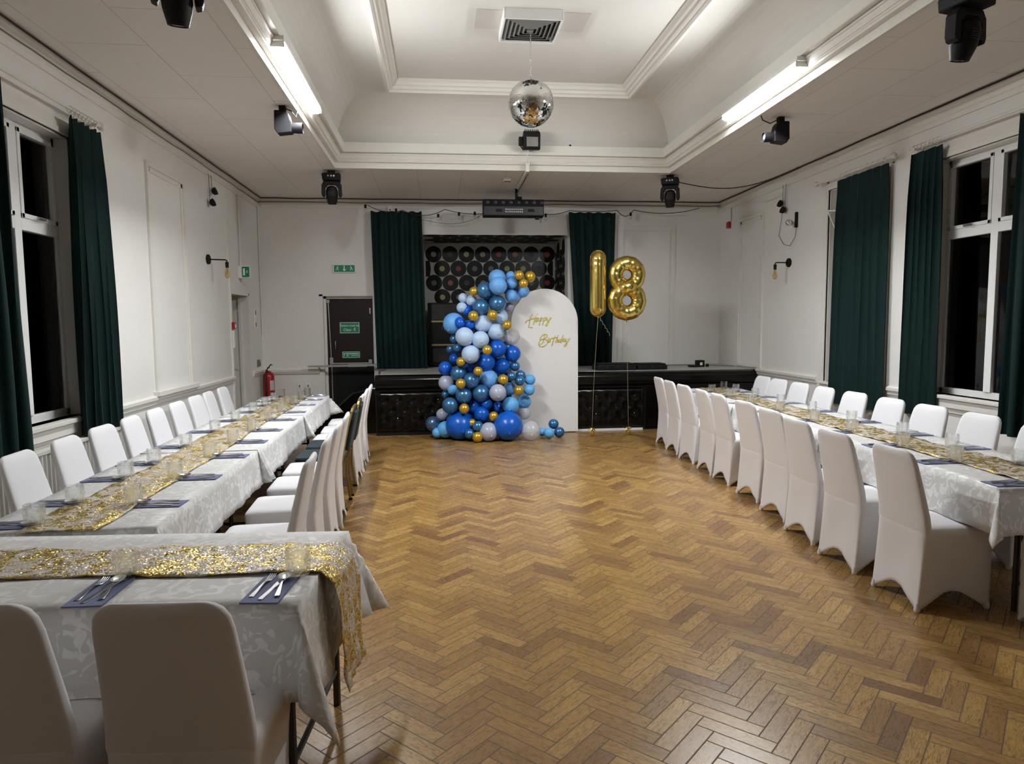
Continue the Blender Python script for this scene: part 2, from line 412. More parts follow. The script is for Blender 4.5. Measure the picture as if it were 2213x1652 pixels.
BALLOONS=[(0.845,9.92,2.299,0.119,'S'),(0.836,9.68,2.178,0.119,'S'),(1.039,9.92,2.335,0.062,'S'),(1.047,9.8,2.22,0.075,'S'),(1.034,9.8,2.042,0.085,'S'),(1.102,9.92,2.032,0.069,'S'),(1.216,9.92,2.111,0.087,'S'),(1.135,9.68,2.325,0.064,'G'),(1.304,9.8,2.312,0.075,'G'),(1.195,9.68,2.209,0.062,'G'),(0.497,9.8,2.108,0.059,'G'),(0.658,9.8,2.121,0.113,'M'),(0.835,9.8,1.932,0.118,'M'),(0.594,9.8,1.883,0.111,'M'),(0.35,9.92,2.02,0.065,'P'),(0.472,9.92,1.98,0.076,'P'),(0.333,9.92,1.881,0.074,'P'),(0.416,9.92,1.833,0.072,'R'),(0.301,9.8,1.665,0.08,'R'),(0.444,9.8,1.638,0.068,'R'),(0.211,9.92,1.655,0.145,'S'),(0.482,9.68,1.758,0.069,'G'),(0.752,9.68,1.77,0.07,'G'),(0.958,9.68,1.627,0.065,'G'),(0.627,9.8,1.648,0.118,'P'),(0.88,9.92,1.743,0.109,'P'),(0.813,9.8,1.531,0.115,'P'),(0.358,9.68,1.47,0.124,'P'),(0.578,9.68,1.425,0.117,'P'),(0.211,9.92,1.431,0.057,'M'),(1.046,9.92,1.458,0.117,'C'),(1.024,10.034,1.89,0.066,'W'),(0.527,10.04,1.55,0.074,'M'),(0.97,10.04,1.545,0.059,'M'),(0.825,9.8,1.291,0.121,'R'),(1.059,9.92,1.211,0.114,'R'),(0.664,9.8,1.098,0.123,'R'),(0.902,9.92,1.037,0.114,'R'),(0.44,9.68,1.222,0.124,'P'),(0.664,9.56,1.28,0.065,'G'),(0.3,9.68,1.117,0.065,'G'),(0.533,9.56,0.987,0.062,'G'),(0.289,9.56,0.818,0.067,'G'),(0.893,9.68,0.854,0.072,'G'),(1.115,9.68,0.695,0.068,'G'),(0.333,9.56,0.466,0.068,'G'),(0.745,9.56,0.35,0.064,'G'),(0.164,10.04,1.283,0.059,'M'),(0.267,9.92,1.301,0.067,'M'),(0.597,10.04,1.234,0.059,'M'),(0.217,10.04,1.143,0.074,'R'),(0.082,9.92,1.013,0.096,'R'),(0.426,9.92,1.007,0.073,'R'),(0.266,9.8,0.945,0.108,'M'),(0.442,9.68,0.848,0.108,'M'),(0.332,9.68,0.638,0.111,'M'),(0.579,9.68,0.666,0.118,'M'),(0.138,9.68,0.499,0.11,'M'),(0.093,9.92,0.801,0.108,'W'),(0.697,9.8,0.852,0.13,'S'),(1.094,9.92,1.027,0.07,'M'),(1.028,9.8,0.89,0.064,'M'),(1.174,9.92,0.897,0.07,'M'),(1.145,9.8,0.822,0.069,'M'),(1.311,9.92,0.828,0.077,'L'),(1.283,9.8,0.688,0.077,'L'),(1.224,9.92,0.507,0.097,'L'),(1.01,9.92,0.696,0.092,'S'),(0.998,9.68,0.488,0.114,'L'),(0.183,9.8,0.708,0.071,'L'),(0.075,9.92,0.633,0.055,'M'),(0.806,9.56,0.681,0.115,'W'),(0.493,9.8,0.463,0.094,'R'),(0.66,9.68,0.51,0.075,'R'),(0.82,9.8,0.441,0.08,'R'),(0.586,9.68,0.367,0.104,'R'),(1.222,9.92,0.336,0.092,'C'),(0.03,9.99,0.331,0.088,'W'),(-0.107,9.9,0.215,0.104,'B'),(-0.051,9.81,0.096,0.069,'L'),(0.069,9.81,0.141,0.113,'L'),(0.273,9.72,0.198,0.195,'R'),(0.441,9.63,0.251,0.059,'G'),(0.521,9.54,0.214,0.073,'M'),(0.402,9.54,0.113,0.069,'M'),(0.51,9.463,0.071,0.071,'G'),(0.67,9.53,0.127,0.127,'W'),(0.946,9.548,0.198,0.198,'R'),(1.266,9.522,0.132,0.132,'C'),(1.541,9.629,0.075,0.075,'L'),(1.471,9.81,0.072,0.06,'L'),(1.639,9.81,0.182,0.072,'M'),(1.705,9.709,0.073,0.073,'M'),(0.62,10.03,1.75,0.09,'M'),(0.7,10.03,1.45,0.1,'M'),(0.45,10.03,1.35,0.1,'R'),(0.75,10.02,1.1,0.1,'R'),(0.55,10.03,0.95,0.1,'M'),(0.85,10.0,0.95,0.1,'M'),(0.35,10.0,0.72,0.1,'R'),(0.6,10.0,0.55,0.11,'R'),(0.88,10.0,0.62,0.1,'M'),(0.45,9.95,0.3,0.11,'R'),(0.74,9.95,0.25,0.11,'M'),(0.98,9.98,1.3,0.09,'M'),(1.0,9.99,2.15,0.08,'M'),(0.75,10.02,2.02,0.09,'M'),(0.2,10.0,0.3,0.09,'M'),(1.02,9.93,0.42,0.09,'M')]
HAPPY=[[[1.381,1.782],[1.358,1.752],[1.346,1.703],[1.333,1.639],[1.32,1.584]],[[1.462,1.794],[1.436,1.762],[1.421,1.717],[1.406,1.668],[1.389,1.628]],[[1.283,1.646],[1.28,1.669],[1.3,1.688],[1.341,1.703],[1.391,1.717],[1.431,1.725],[1.471,1.732]],[[1.33,1.594],[1.36,1.588],[1.388,1.586]],[[1.471,1.717],[1.451,1.717],[1.438,1.692],[1.433,1.672],[1.451,1.682],[1.474,1.717],[1.469,1.692],[1.481,1.682]],[[1.504,1.736],[1.496,1.692],[1.489,1.647],[1.481,1.617]],[[1.501,1.717],[1.524,1.731],[1.527,1.716],[1.506,1.684],[1.489,1.682]],[[1.554,1.731],[1.547,1.691],[1.539,1.647],[1.531,1.617]],[[1.552,1.716],[1.575,1.736],[1.587,1.728],[1.577,1.696],[1.552,1.681]],[[1.607,1.736],[1.6,1.706],[1.612,1.683],[1.632,1.701],[1.645,1.74]],[[1.645,1.74],[1.632,1.691],[1.607,1.626],[1.589,1.612],[1.579,1.622],[1.597,1.656],[1.632,1.696],[1.67,1.728]]]
BIRTH=[[[1.571,1.477],[1.556,1.438],[1.535,1.368],[1.497,1.331]],[[1.49,1.393],[1.5,1.438],[1.531,1.473],[1.576,1.486],[1.601,1.472],[1.594,1.442],[1.561,1.423]],[[1.495,1.401],[1.535,1.413],[1.576,1.41],[1.606,1.387],[1.596,1.347],[1.56,1.313],[1.515,1.302],[1.479,1.319],[1.477,1.354],[1.495,1.388]],[[1.631,1.437],[1.621,1.402],[1.616,1.365],[1.631,1.372]],[[1.647,1.422],[1.639,1.367],[1.652,1.412],[1.677,1.431],[1.682,1.416]],[[1.725,1.471],[1.707,1.426],[1.682,1.361],[1.677,1.326],[1.661,1.312]],[[1.687,1.429],[1.723,1.436],[1.753,1.433]],[[1.768,1.473],[1.748,1.426],[1.727,1.361],[1.748,1.401],[1.766,1.405],[1.758,1.37],[1.773,1.365]],[[1.844,1.475],[1.824,1.425],[1.806,1.365],[1.814,1.36]],[[1.814,1.405],[1.788,1.405],[1.773,1.375],[1.788,1.37],[1.809,1.395]],[[1.87,1.414],[1.844,1.415],[1.834,1.385],[1.849,1.374],[1.867,1.399],[1.865,1.372]],[[1.89,1.414],[1.882,1.384],[1.895,1.371],[1.91,1.384],[1.923,1.419]],[[1.923,1.419],[1.905,1.364],[1.885,1.314],[1.864,1.3],[1.857,1.312],[1.88,1.344],[1.915,1.384],[1.949,1.421]]]
# ================================================================ SETTING
def struct(name, mb, mat, parent=None, **k):
    return obj(name, mb, mat, parent, kind=None if parent is not None else 'structure', **k)

struct('floor', MB().box(XL - .35, XR + .35, YF - .3, YB + .3, -.1, 0), M['floor'])
# side walls with openings; list of (y0, y1, z0, z1) holes
def side_wall(name, xa, xb, holes):
    ys = sorted({YF - .3, YB + .2} | {v for h in holes for v in h[:2]})
    mb = MB()
    for a, b_ in zip(ys, ys[1:]):
        hs = [h for h in holes if h[0] <= a + 1e-6 and h[1] >= b_ - 1e-6]
        if not hs: mb.box(xa, xb, a, b_, 0, ZC + .15)
        else:
            h = hs[0]
            if h[2] > 0: mb.box(xa, xb, a, b_, 0, h[2])
            mb.box(xa, xb, a, b_, h[3], ZC + .15)
    return struct(name, mb, M['wall'])
WL = (4.78, 5.92, .94, 3.14)            # left window opening
WR1 = (7.2, 8.32, .88, 3.28)            # right window behind the drawn curtain
WR2 = (5.18, 6.43, .92, 3.21)
DL = (10.07, 11.02, 0, 2.14)
side_wall('wall_left', XL - .3, XL, [WL, DL])
side_wall('wall_right', XR, XR + .3, [WR2, WR1])
# back wall with door and stage recess
RX0, RX1, RZ1, RY = -.25, 2.21, 3.14, 13.0
DX0, DX1 = -1.965, -1.09
mb = MB()
mb.box(XL - .3, DX0, YB, YB + .25, 0, ZC + .15); mb.box(DX0, DX1, YB, YB + .25, 2.155, ZC + .15)
mb.box(DX1, RX0, YB, YB + .25, 0, ZC + .15); mb.box(RX0, RX1, YB, YB + .25, RZ1, ZC + .15)
mb.box(RX1, XR + .3, YB, YB + .25, 0, ZC + .15); mb.box(RX0, RX1, YB, YB + .25, 0, .86)
struct('wall_back', mb, M['wall'])
struct('wall_front', MB().box(XL - .3, XR + .3, YF - .3, YF, 0, ZC + .15), M['wall'])
# recess shell
mb = MB(); mb.box(RX0 - .1, RX1 + .1, RY, RY + .1, .8, 3.3)
mb.box(RX0 - .1, RX0, YB + .25, RY, .8, 3.3); mb.box(RX1, RX1 + .1, YB + .25, RY, .8, 3.3); mb.box(RX0, RX1, YB + .25, RY, RZ1, 3.3)
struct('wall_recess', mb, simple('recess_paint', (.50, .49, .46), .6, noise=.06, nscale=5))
struct('floor_recess', MB().box(RX0, RX1, YB, RY, .8, .9), M['stagefloor'])

# ceiling: flat border round the raised tray
TX0, TX1, TY0, TY1 = -1.315, 3.195, -3.2, 9.365
mb = MB()
mb.box(XL, TX0, YF, YB, ZC, ZC + .12); mb.box(TX1, XR, YF, YB, ZC, ZC + .12)
mb.box(TX0, TX1, TY1, YB, ZC, ZC + .12); mb.box(TX0, TX1, YF, TY0, ZC, ZC + .12)
struct('ceiling', mb, M['ceil'])
def ring(prof, name, mat, kind_struct=True):
    """profile (inset, z) swept round the tray rectangle with mitred corners"""
    mb = MB(); n = len(prof)
    c = [(TX0, TY0, 1, 1), (TX1, TY0, -1, 1), (TX1, TY1, -1, -1), (TX0, TY1, 1, -1)]
    vs = [(x + sx * (d[0]), y + sy * (d[2] if len(d) > 2 else d[0]), d[1]) for (x, y, sx, sy) in c for d in prof]
    fs = [(a * n + i, ((a + 1) % 4) * n + i, ((a + 1) % 4) * n + i + 1, a * n + i + 1) for a in range(4) for i in range(n - 1)]
    mb.add(vs, fs)
    return struct(name, mb, mat, fix=False, solid=.004)
ring([(-.03, 3.71), (-.03, 3.695), (.002, 3.695), (.002, 3.758), (-.02, 3.758), (-.02, 3.768), (.052, 3.768), (.056, 3.785), (.062, 3.787), (.062, 3.80), (.070, 3.802), (.084, 3.845), (.094, 3.847), (.094, 3.860), (.075, 3.860), (.075, 3.872), (.136, 3.872),
      (.140, 3.878), (.140, 3.99), (.112, 3.992), (.108, 3.93), (.03, 3.92)], 'trim_1', M['trim'])
# coving: curved from behind the fascia up to the soffit; different run on the sides and the end
prof = []
for i in range(13):
    a = (pi / 2) * i / 12
    prof.append((.03 + .435 * (1 - cos(a)), 3.92 + .58 * sin(a), .03 + .585 * (1 - cos(a))))
prof += [(.72, 4.50, .617), (.74, 4.49, .62)]
ring(prof, 'ceiling_coving', M['plaster'])
ring([(.72, 4.505, .60), (.72, 4.475, .60), (.76, 4.465, .64), (.775, 4.49, .655), (.795, 4.50, .675), (.80, 4.53, .68), (.825, 4.54, .705), (.83, 4.57, .71), (.86, 4.59, .74), (.87, 4.602, .75)], 'trim_2', M['trim'])
struct('ceiling_tray', MB().box(TX0 + .8, TX1 - .8, TY0 + .6, TY1 - .66, 4.60, 4.7), M['plaster'])

# cornice along walls
def cornice():
    pr = [(0, 3.555), (.018, 3.555), (.018, 3.60), (.03, 3.612), (.03, 3.66), (.062, 3.678), (.075, 3.71), (0, 3.71)]
    out = []
    mb = MB(); mb.prism([(XL + a, z) for a, z in pr], YF, YB, 'y'); struct('trim_3', mb, M['trim'])
    mb = MB(); mb.prism([(XR - a, z) for a, z in pr], YF, YB, 'y'); struct('trim_4', mb, M['trim'])
    mb = MB(); mb.prism([(YB - a, z) for a, z in pr], XL + .07, XR - .07, 'x'); struct('trim_5', mb, M['trim'])
cornice()
# dado rails
def rail_y(x, s, y0, y1, z=.90):
    mb = MB(); mb.prism([(x, z - .045), (x + s * .02, z - .045), (x + s * .022, z - .01), (x + s * .04, z), (x + s * .04, z + .03), (x + s * .015, z + .045), (x, z + .045)], y0, y1, 'y'); return mb
struct('trim_6', rail_y(XL, 1, 6.03, 10.03), M['trim']); struct('trim_7', rail_y(XL, 1, 11.06, YB), M['trim'])
struct('trim_8', rail_y(XR, -1, 8.5, 10.2, .885), M['trim']); struct('trim_9', rail_y(XR, -1, 6.55, 7.05, .885), M['trim'])
mb = MB(); z = .885; mb.prism([(YB, z - .045), (YB - .02, z - .045), (YB - .04, z), (YB - .04, z + .03), (YB - .015, z + .045), (YB, z + .045)], XL, DX0 - .02, 'x'); struct('trim_10', mb, M['trim'])
# skirting
struct('baseboard_left', MB().box(XL, XL + .02, YF, 10.05, 0, .15), M['trim'])
struct('baseboard_right', MB().box(XR - .02, XR, YF, 10.2, 0, .15), M['trim'])
struct('baseboard_back', MB().box(XL, DX0 - .02, YB - .02, YB, 0, .15), M['trim'])
# panel mouldings on the walls: frame bars round a blind panel
def panel_x(name, x, s, y0, y1, z0, z1, w=.05, t=.028, sill=False):
    mb = MB(); a, b_ = sorted((x, x + s * t))
    mb.box(a, b_, y0, y0 + w, z0, z1); mb.box(a, b_, y1 - w, y1, z0, z1); mb.box(a, b_, y0 + w, y1 - w, z1 - w, z1)
    a2, b2 = sorted((x, x + s * t * .5))
    mb.box(a2, b2, y0 + w, y0 + 2 * w, z0, z1 - w); mb.box(a2, b2, y1 - 2 * w, y1 - w, z0, z1 - w); mb.box(a2, b2, y0 + w, y1 - w, z1 - 2 * w, z1 - w)
    if sill:
        a3, b3 = sorted((x, x + s * .07)); mb.box(a3, b3, y0 - .06, y1 + .06, z0 - .05, z0)
    else: mb.box(a, b_, y0 + w, y1 - w, z0, z0 + w)
    return struct(name, mb, M['trim'], bevel=.004)
panel_x('trim_11', XL, 1, 7.36, 8.40, .985, 3.31, sill=True)
panel_x('trim_12', XR, -1, 10.07, 10.93, .93, 3.31)
mb = MB()
for (x0, x1, z1, w) in ((3.08, 4.10, 3.32, .022), (3.17, 4.01, 3.23, .018)):
    mb.box(x0, x0 + w, YB - .018, YB, .91, z1); mb.box(x1 - w, x1, YB - .018, YB, .91, z1); mb.box(x0 + w, x1 - w, YB - .018, YB, z1 - w, z1)
struct('trim_13', mb, M['trim'])
# vertical pipes / edge trims
struct('trim_14', MB().box(XL, XL + .02, 10.0, 10.045, 0, 3.5), M['trim'])
struct('trim_15', MB().tube([(XL + .02, 10.55, 2.45), (XL + .02, 10.55, 3.56)], .011), M['trim'])
struct('trim_16', MB().tube([(XL + .015, YB - .02, 1.5), (XL + .015, YB - .02, 3.56)], .012), M['trim'])

# ---------------- windows
def window(name, x, s, y0, y1, z0, z1, ym, zt, d=.10):
    """x: wall face; s: +1 when the room lies at +x of the wall"""
    xf = x - s * d
    mb = MB(); a, b_ = sorted((xf, xf - s * .06)); fw = .055
    mb.box(a, b_, y0, y1, z0, z0 + .06); mb.box(a, b_, y0, y1, z1 - fw, z1); mb.box(a, b_, y0, y0 + fw, z0, z1); mb.box(a, b_, y1 - fw, y1, z0, z1)
    a2, b2 = sorted((xf + s * .012, xf - s * .05))
    mb.box(a2, b2, ym - .042, ym + .042, z0 + .06, z1 - fw); mb.box(a2, b2, y0 + fw, ym - .042, zt - .045, zt + .045); mb.box(a2, b2, ym + .042, y1 - fw, zt - .045, zt + .045)
    root = struct(name, mb, M['upvc'], bevel=.004)
    # casement frames of the upper lights, with stay handles
    for (c0, c1) in ((y0 + fw, ym - .042), (ym + .042, y1 - fw)):
        sash = MB(); a3, b3 = sorted((xf + s * .02, xf - s * .03)); q = .034
        sash.box(a3, b3, c0, c1, zt + .045, zt + .045 + q); sash.box(a3, b3, c0, c1, z1 - fw - q, z1 - fw)
        sash.box(a3, b3, c0, c0 + q, zt + .045, z1 - fw); sash.box(a3, b3, c1 - q, c1, zt + .045, z1 - fw)
        so = obj('casement_frame', sash, M['upvc'], root, bevel=.003)
        mid = (c0 + c1) / 2
        hb = MB(); hb.box(*sorted((xf + s * .02, xf + s * .035)), mid - .05, mid + .05, zt + .055, zt + .075)
        hb.tube([(xf + s * .035, mid, zt + .065), (xf + s * .05, mid, zt + .065), (xf + s * .052, mid - .09, zt + .062)], .007, 6)
        obj('window_handle', hb, M['steel'], so, smooth=True, sharp=40)
        for zz in ((z0 + .06, zt - .045), (zt + .045 + q, z1 - fw - q)):
            gb = MB(); i = q if zz[0] > zt else 0
            gb.box(*sorted((xf - s * .02, xf - s * .026)), c0 + i, c1 - i, zz[0], zz[1])
            obj('window_pane', gb, M['winglass'], root)
    # timber lining, sill and architrave
    lb = MB(); e = .015
    lb.box(*sorted((x - s * d, x + s * .002)), y0, y0 + e, z0, z1); lb.box(*sorted((x - s * d, x + s * .002)), y1 - e, y1, z0, z1); lb.box(*sorted((x - s * d, x + s * .002)), y0, y1, z1 - e, z1)
    obj('window_lining', lb, M['trim'], root)
    sb = MB(); sb.box(*sorted((x - s * d, x + s * .07)), y0 - .07, y1 + .07, z0 - .035, z0); sb.box(*sorted((x, x + s * .045)), y0 - .05, y1 + .05, z0 - .12, z0 - .035); sb.box(*sorted((x, x + s * .022)), y0 - .05, y1 + .05, z0 - .17, z0 - .12)
    obj('window_sill', sb, M['trim'], root, bevel=.006)
    ab = MB()
    for k, (w, t) in enumerate(((.12, .012), (.085, .022), (.045, .032))):
        ab.box(*sorted((x, x + s * t)), y0 - w, y0, z0, z1 + w); ab.box(*sorted((x, x + s * t)), y1, y1 + w, z0, z1 + w); ab.box(*sorted((x, x + s * t)), y0, y1, z1, z1 + w)
    obj('architrave', ab, M['trim'], root, bevel=.003)
    return root
window('window_1', XL, 1, *WL, 5.35, 2.40)
w2 = window('window_2', XR, -1, *WR1, 7.76, 2.48)
window('window_3', XR, -1, *WR2, 5.805, 2.48)
st = MB(); st.tube([(XR - .04, 8.10, 3.0), (XR - .055, 8.27, 3.02), (XR - .05, 8.27, 3.0), (XR - .03, 8.09, 2.72)], .011, 6)
obj('casement_stay', st, M['upvc'], w2)
# ---------------- doors
dr = struct('door_1', MB().box(DX0 + .10, DX1 - .01, YB + .13, YB + .17, .0, 2.085), M['door'], bevel=.003)
fb = MB(); fb.box(DX0 + .06, DX0 + .10, YB + .10, YB + .2, 0, 2.125); fb.box(DX1 - .012, DX1 + .0, YB + .10, YB + .2, 0, 2.125); fb.box(DX0 + .06, DX1, YB + .10, YB + .2, 2.085, 2.125)
fb.box(DX0, DX0 + .06, YB + .001, YB + .2, 0, 2.155); fb.box(DX0, DX1, YB + .001, YB + .2, 2.125, 2.155)
obj('door_frame', fb, M['trim'], dr)
pb = MB(); y = YB + .12
pb.box(DX0 + .13, DX0 + .19, y - .035, y + .01, .98, 1.10); pb.box(DX1 - .10, DX1 - .04, y - .035, y + .01, .98, 1.06); pb.box(DX0 + .15, DX1 - .05, y - .04, y - .018, .985, 1.012)
obj('panic_bar', pb, M['steel'], dr, bevel=.004)
rb = MB(); rb.tube([(DX0 + .16, y - .01, .05), (DX0 + .16, y - .01, .98)], .009, 8); rb.tube([(DX0 + .155, y - .01, 1.1), (DX0 + .13, y - .01, 2.05)], .009, 8); rb.box(DX0 + .11, DX0 + .155, y - .03, y + .01, 2.02, 2.07)
obj('shoot_bolt', rb, M['steel'], dr)
hb = MB(); hb.tube([(DX0 + .235, y + .01, 1.24), (DX0 + .235, y - .03, 1.25), (DX0 + .235, y - .03, 1.37), (DX0 + .235, y + .01, 1.38)], .008, 8)
obj('door_handle', hb, M['steel'], dr, smooth=True)
hb = MB(); hb.box(DX1 - .07, DX1 - .05, y - .012, y + .01, 1.83, 1.93); obj('door_latch', hb, M['steel'], dr)
kb = MB(); kb.box(DX0 + .22, DX1 - .02, y - .0, y + .012, .02, .94); obj('kick_panel', kb, M['blackmat'], dr)
struct('floor_passage', MB().box(DX0 - .2, DX1 + .2, YB, YB + 1.0, -.05, -.002), M['nightwall'])
# side door in the left wall: open leaf seen edge-on inside a deep white reveal
d2 = struct('door_2', MB().box(XL - .29, XL - .25, DL[0] + .02, DL[1] - .03, .01, 2.08), M['door'], bevel=.003)
fb = MB(); fb.box(XL - .3, XL - .002, DL[1] - .03, DL[1], 0, 2.14); fb.box(XL - .16, XL - .12, DL[1] - .05, DL[1] - .03, 0, 2.10); fb.box(XL - .3, XL - .002, DL[0], DL[0] + .02, 0, 2.14); fb.box(XL - .3, XL - .002, DL[0], DL[1], 2.10, 2.14)
obj('door_frame', fb, M['trim'], d2)
hb = MB(); hb.tube([(XL - .11, DL[0] + .14, 1.20), (XL - .02, DL[0] + .14, 1.02), (XL - .02, DL[0] + .30, 1.0), (XL - .10, DL[0] + .30, 1.02)], .010, 8); hb.box(XL - .25, XL - .10, DL[0] + .12, DL[0] + .16, 1.15, 1.25)
obj('door_handle', hb, M['steel'], d2)

# ---------------- curtains and rods
def fold_mesh(axis, c, a0, a1, b0, b1, zt, zb, nf, amp, seed, t=.008, top_amp=.018):
    """cloth hanging in the plane axis=c; spans a0..a1 at the top and b0..b1 at the bottom"""
    rnd = random.Random(seed); ph = rnd.random() * 6; nu = nf * 10; nv = 26
    w = [(.7 + .6 * rnd.random()) for _ in range(nf + 1)]
    def fn(side):
        def f(i, j):
            u = i / nu; v = j / nv
            z = zt + (zb - zt) * v
            k = min(1, v * 6)
            p = (a0 * (1 - v) + b0 * v) + ((a1 - a0) * (1 - v) + (b1 - b0) * v) * u
            fi = u * nf; q = w[int(min(nf, fi))] * (1 - fi % 1) + w[int(min(nf, fi + 1))] * (fi % 1)
            am = (top_amp * (1 - k) + amp * k) * q
            ww = sin(2 * pi * fi + ph + .5 * sin(3 * v + seed)) * am + .006 * sin(17 * u + 5 * v)
            if j == 0: z += .008 * sin(2 * pi * fi * 1.0 + 1)
            pos = c + ww + side * t / 2
            p += .3 * am * cos(4 * pi * fi + ph)
            return (pos, p, z) if axis == 'x' else (p, pos, z)
        return f
    mb = MB(); n = nu + 1
    vs = [fn(1)(i, j) for j in range(nv + 1) for i in range(nu + 1)] + [fn(-1)(i, j) for j in range(nv + 1) for i in range(nu + 1)]
    o = n * (nv + 1)
    fs = []
    for j in range(nv):
        for i in range(nu):
            a, b_, c_, d = j * n + i, j * n + i + 1, (j + 1) * n + i + 1, (j + 1) * n + i
            fs.append((a, b_, c_, d)); fs.append((a + o, d + o, c_ + o, b_ + o))
        for i in (0, nu):
            a, d = j * n + i, (j + 1) * n + i; fs.append((a, a + o, d + o, d))
    for i in range(nu):
        for j in (0, nv):
            a, b_ = j * n + i, j * n + i + 1; fs.append((a, b_, b_ + o, a + o))
    return mb.add(vs, fs)
def curtain(axis, c, a0, a1, b0, b1, zt, zb, nf, amp, seed, label):
    mb = fold_mesh(axis, c, a0, a1, b0, b1, zt, zb, nf, amp, seed)
    return obj('curtain', mb, M['curtain'], smooth=True, sharp=60, label=label, cat='curtain', group='dark green curtains')
curtain('x', XL + .10, 5.74, 6.22, 5.66, 6.33, 3.265, .79, 5, .034, 1, 'dark green curtain hanging at the far side of the left wall window, above the radiator')
curtain('x', XL + .10, 4.46, 4.93, 4.42, 5.00, 3.265, .765, 4, .036, 2, 'dark green curtain at the left photo edge, near side of the left window')
curtain('x', XR - .10, 7.08, 8.02, 7.04, 8.10, 3.33, .64, 7, .034, 3, 'wide dark green curtain drawn across the far window of the right wall')
curtain('x', XR - .10, 6.28, 6.70, 6.22, 6.76, 3.325, .685, 5, .034, 4, 'narrow dark green curtain between the two right wall windows')
curtain('x', XR - .10, 4.62, 5.37, 4.58, 5.43, 3.34, .66, 5, .036, 5, 'dark green curtain cut off by the right edge of the photo')
curtain('y', YB - .13, -1.075, -.25, -1.03, -.20, 3.49, .915, 5, .034, 6, 'dark green stage curtain beside the brown exit door')
curtain('y', YB - .13, 2.205, 3.01, 2.36, 2.96, 3.50, .915, 5, .034, 7, 'dark green stage curtain behind the gold number balloons')
def rod(x, s, y0, y1, z, ball, rings, label):
    r = thing('curtain_rod', label, 'curtain rod', (x, (y0 + y1) / 2, z), 'white curtain rods')
    obj('pole', MB().tube([(x, y0, z), (x, y1, z)], .014, 12), M['trim'], r, smooth=True, sharp=40)
    for yy in ball:
        obj('finial', MB().ball((x, yy, z), .035, 14, 10), M['trim'], r, smooth=True)
    for yy in (y0 + .10, y1 - .10):
        b_ = MB(); b_.box(*sorted((x + s * .02, x - s * .10)), yy - .012, yy + .012, z - .03, z - .012); b_.lathe([(.03, 0), (.03, .012)], 12, Matrix.Translation((x - s * .10, yy, z - .02)) @ Matrix.Rotation(s * pi / 2, 4, 'Y')); b_.tube([(x + s * .022 * cos(a), yy, z - .004 + .022 * sin(a)) for a in [pi + k * pi / 6 for k in range(7)]], .006, 6)
        obj('bracket', b_, M['trim'], r)
    for yy in rings:
        b_ = MB(); b_.tube([(x + .024 * cos(a), yy + .004 * sin(3 * a), z - .006 + .024 * sin(a)) for a in [k * pi / 6 for k in range(12)]], .0035, 5, closed=True)
        b_.tube([(x, yy, z - .03), (x, yy, z - .05)], .003, 5)
        obj('curtain_ring', b_, M['trim'], r, smooth=True)
    return r
rod(XL + .10, 1, 3.4, 6.26, 3.33, (6.28,), [5.78 + .055 * i for i in range(8)] + [4.5 + .06 * i for i in range(7)], 'white curtain rod over the left wall window')
rod(XR - .10, -1, 6.99, 8.46, 3.385, (6.97, 8.48), [7.12 + .1 * i for i in range(9)], 'white curtain rod with ball ends over the far right window')
rod(XR - .10, -1, 4.3, 6.74, 3.39, (), [6.32 + .055 * i for i in range(7)] + [4.7 + .08 * i for i in range(8)], 'white curtain rod over the near right window')

# radiator under the left window
r = thing('radiator', 'cream panel radiator under the left wall window', 'radiator', (XL + .08, 5.35, .12))
mb = MB(); x0 = XL + .06
def rf(i, j):
    y = 4.35 + i * (2.05 / 164); z = .16 + j * (.60 / 1)
    return (x0 + .055 + (.012 if (i % 4) < 2 else 0), y, z)
mb.grid(rf, 164, 1)
obj('front_panel', mb, M['radiator'], r, solid=.003)
obj('top_grille', MB().box(x0, x0 + .075, 4.34, 6.41, .755, .785), M['radiator'], r, bevel=.004)
obj('back_panel', MB().box(x0, x0 + .03, 4.35, 6.40, .16, .755), M['radiator'], r)
for yy in (4.5, 6.25): obj('foot', MB().box(x0 + .01, x0 + .04, yy, yy + .03, 0, .17), M['radiator'], r)

# ---------------- stage
st_ = thing('stage', 'low stage with grey top and black buttoned vinyl front across the back of the hall', 'stage', (2.0, 11.0, 0))
SX0, SYF, SZ = -.95, 10.25, .91
obj('stage_floor', MB().box(SX0 + .08, XR - .01, SYF + .06, YB - .005, .80, SZ), M['stagefloor'], st_)
def lip(x0, x1):
    mb = MB(); mb.prism([(SYF + .06, .70), (SYF - .05, .71), (SYF - .075, .76), (SYF - .07, .84), (SYF - .04, .885), (SYF + .0, .90), (SYF + .06, .905)], x0, x1, 'x'); return mb
obj('padded_lip', lip(SX0, XR - .01), M['vinyl'], st_, smooth=True, sharp=30, bevel=.01)
def tuft(x0, x1, z0, z1, dx, dz, nm='padded_panel'):
    nx = int((x1 - x0) / .03); nz = int((z1 - z0) / .03)
    bt = []
    row = 0; zz = z0 + dz * .55
    while zz < z1 - .02:
        xx = x0 + dx * (.5 if row % 2 else 1.0)
        while xx < x1 - .03: bt.append((xx, zz)); xx += dx
        zz += dz; row += 1
    def f(i, j):
        x = x0 + (x1 - x0) * i / nx; z = z0 + (z1 - z0) * j / nz
        d = min([hypot((x - a) / dx * 1.1, (z - b_) / dz * .8) for a, b_ in bt])
        e = min(x - x0, x1 - x, z - z0, z1 - z) / .05
        return (x, SYF - .045 * min(1, d * 2.2) ** .6 * min(1, max(0, e)) ** .5 - .002, z)
    obj(nm, MB().grid(f, nx, nz), M['vinyl'], st_, smooth=True)
    for a, b_ in bt:
        bm_ = MB(); bm_.ball((a, SYF - .012, b_), .011, 8, 6, (1, .6, 1)); obj('button', bm_, M['chrome'], st_, smooth=True)
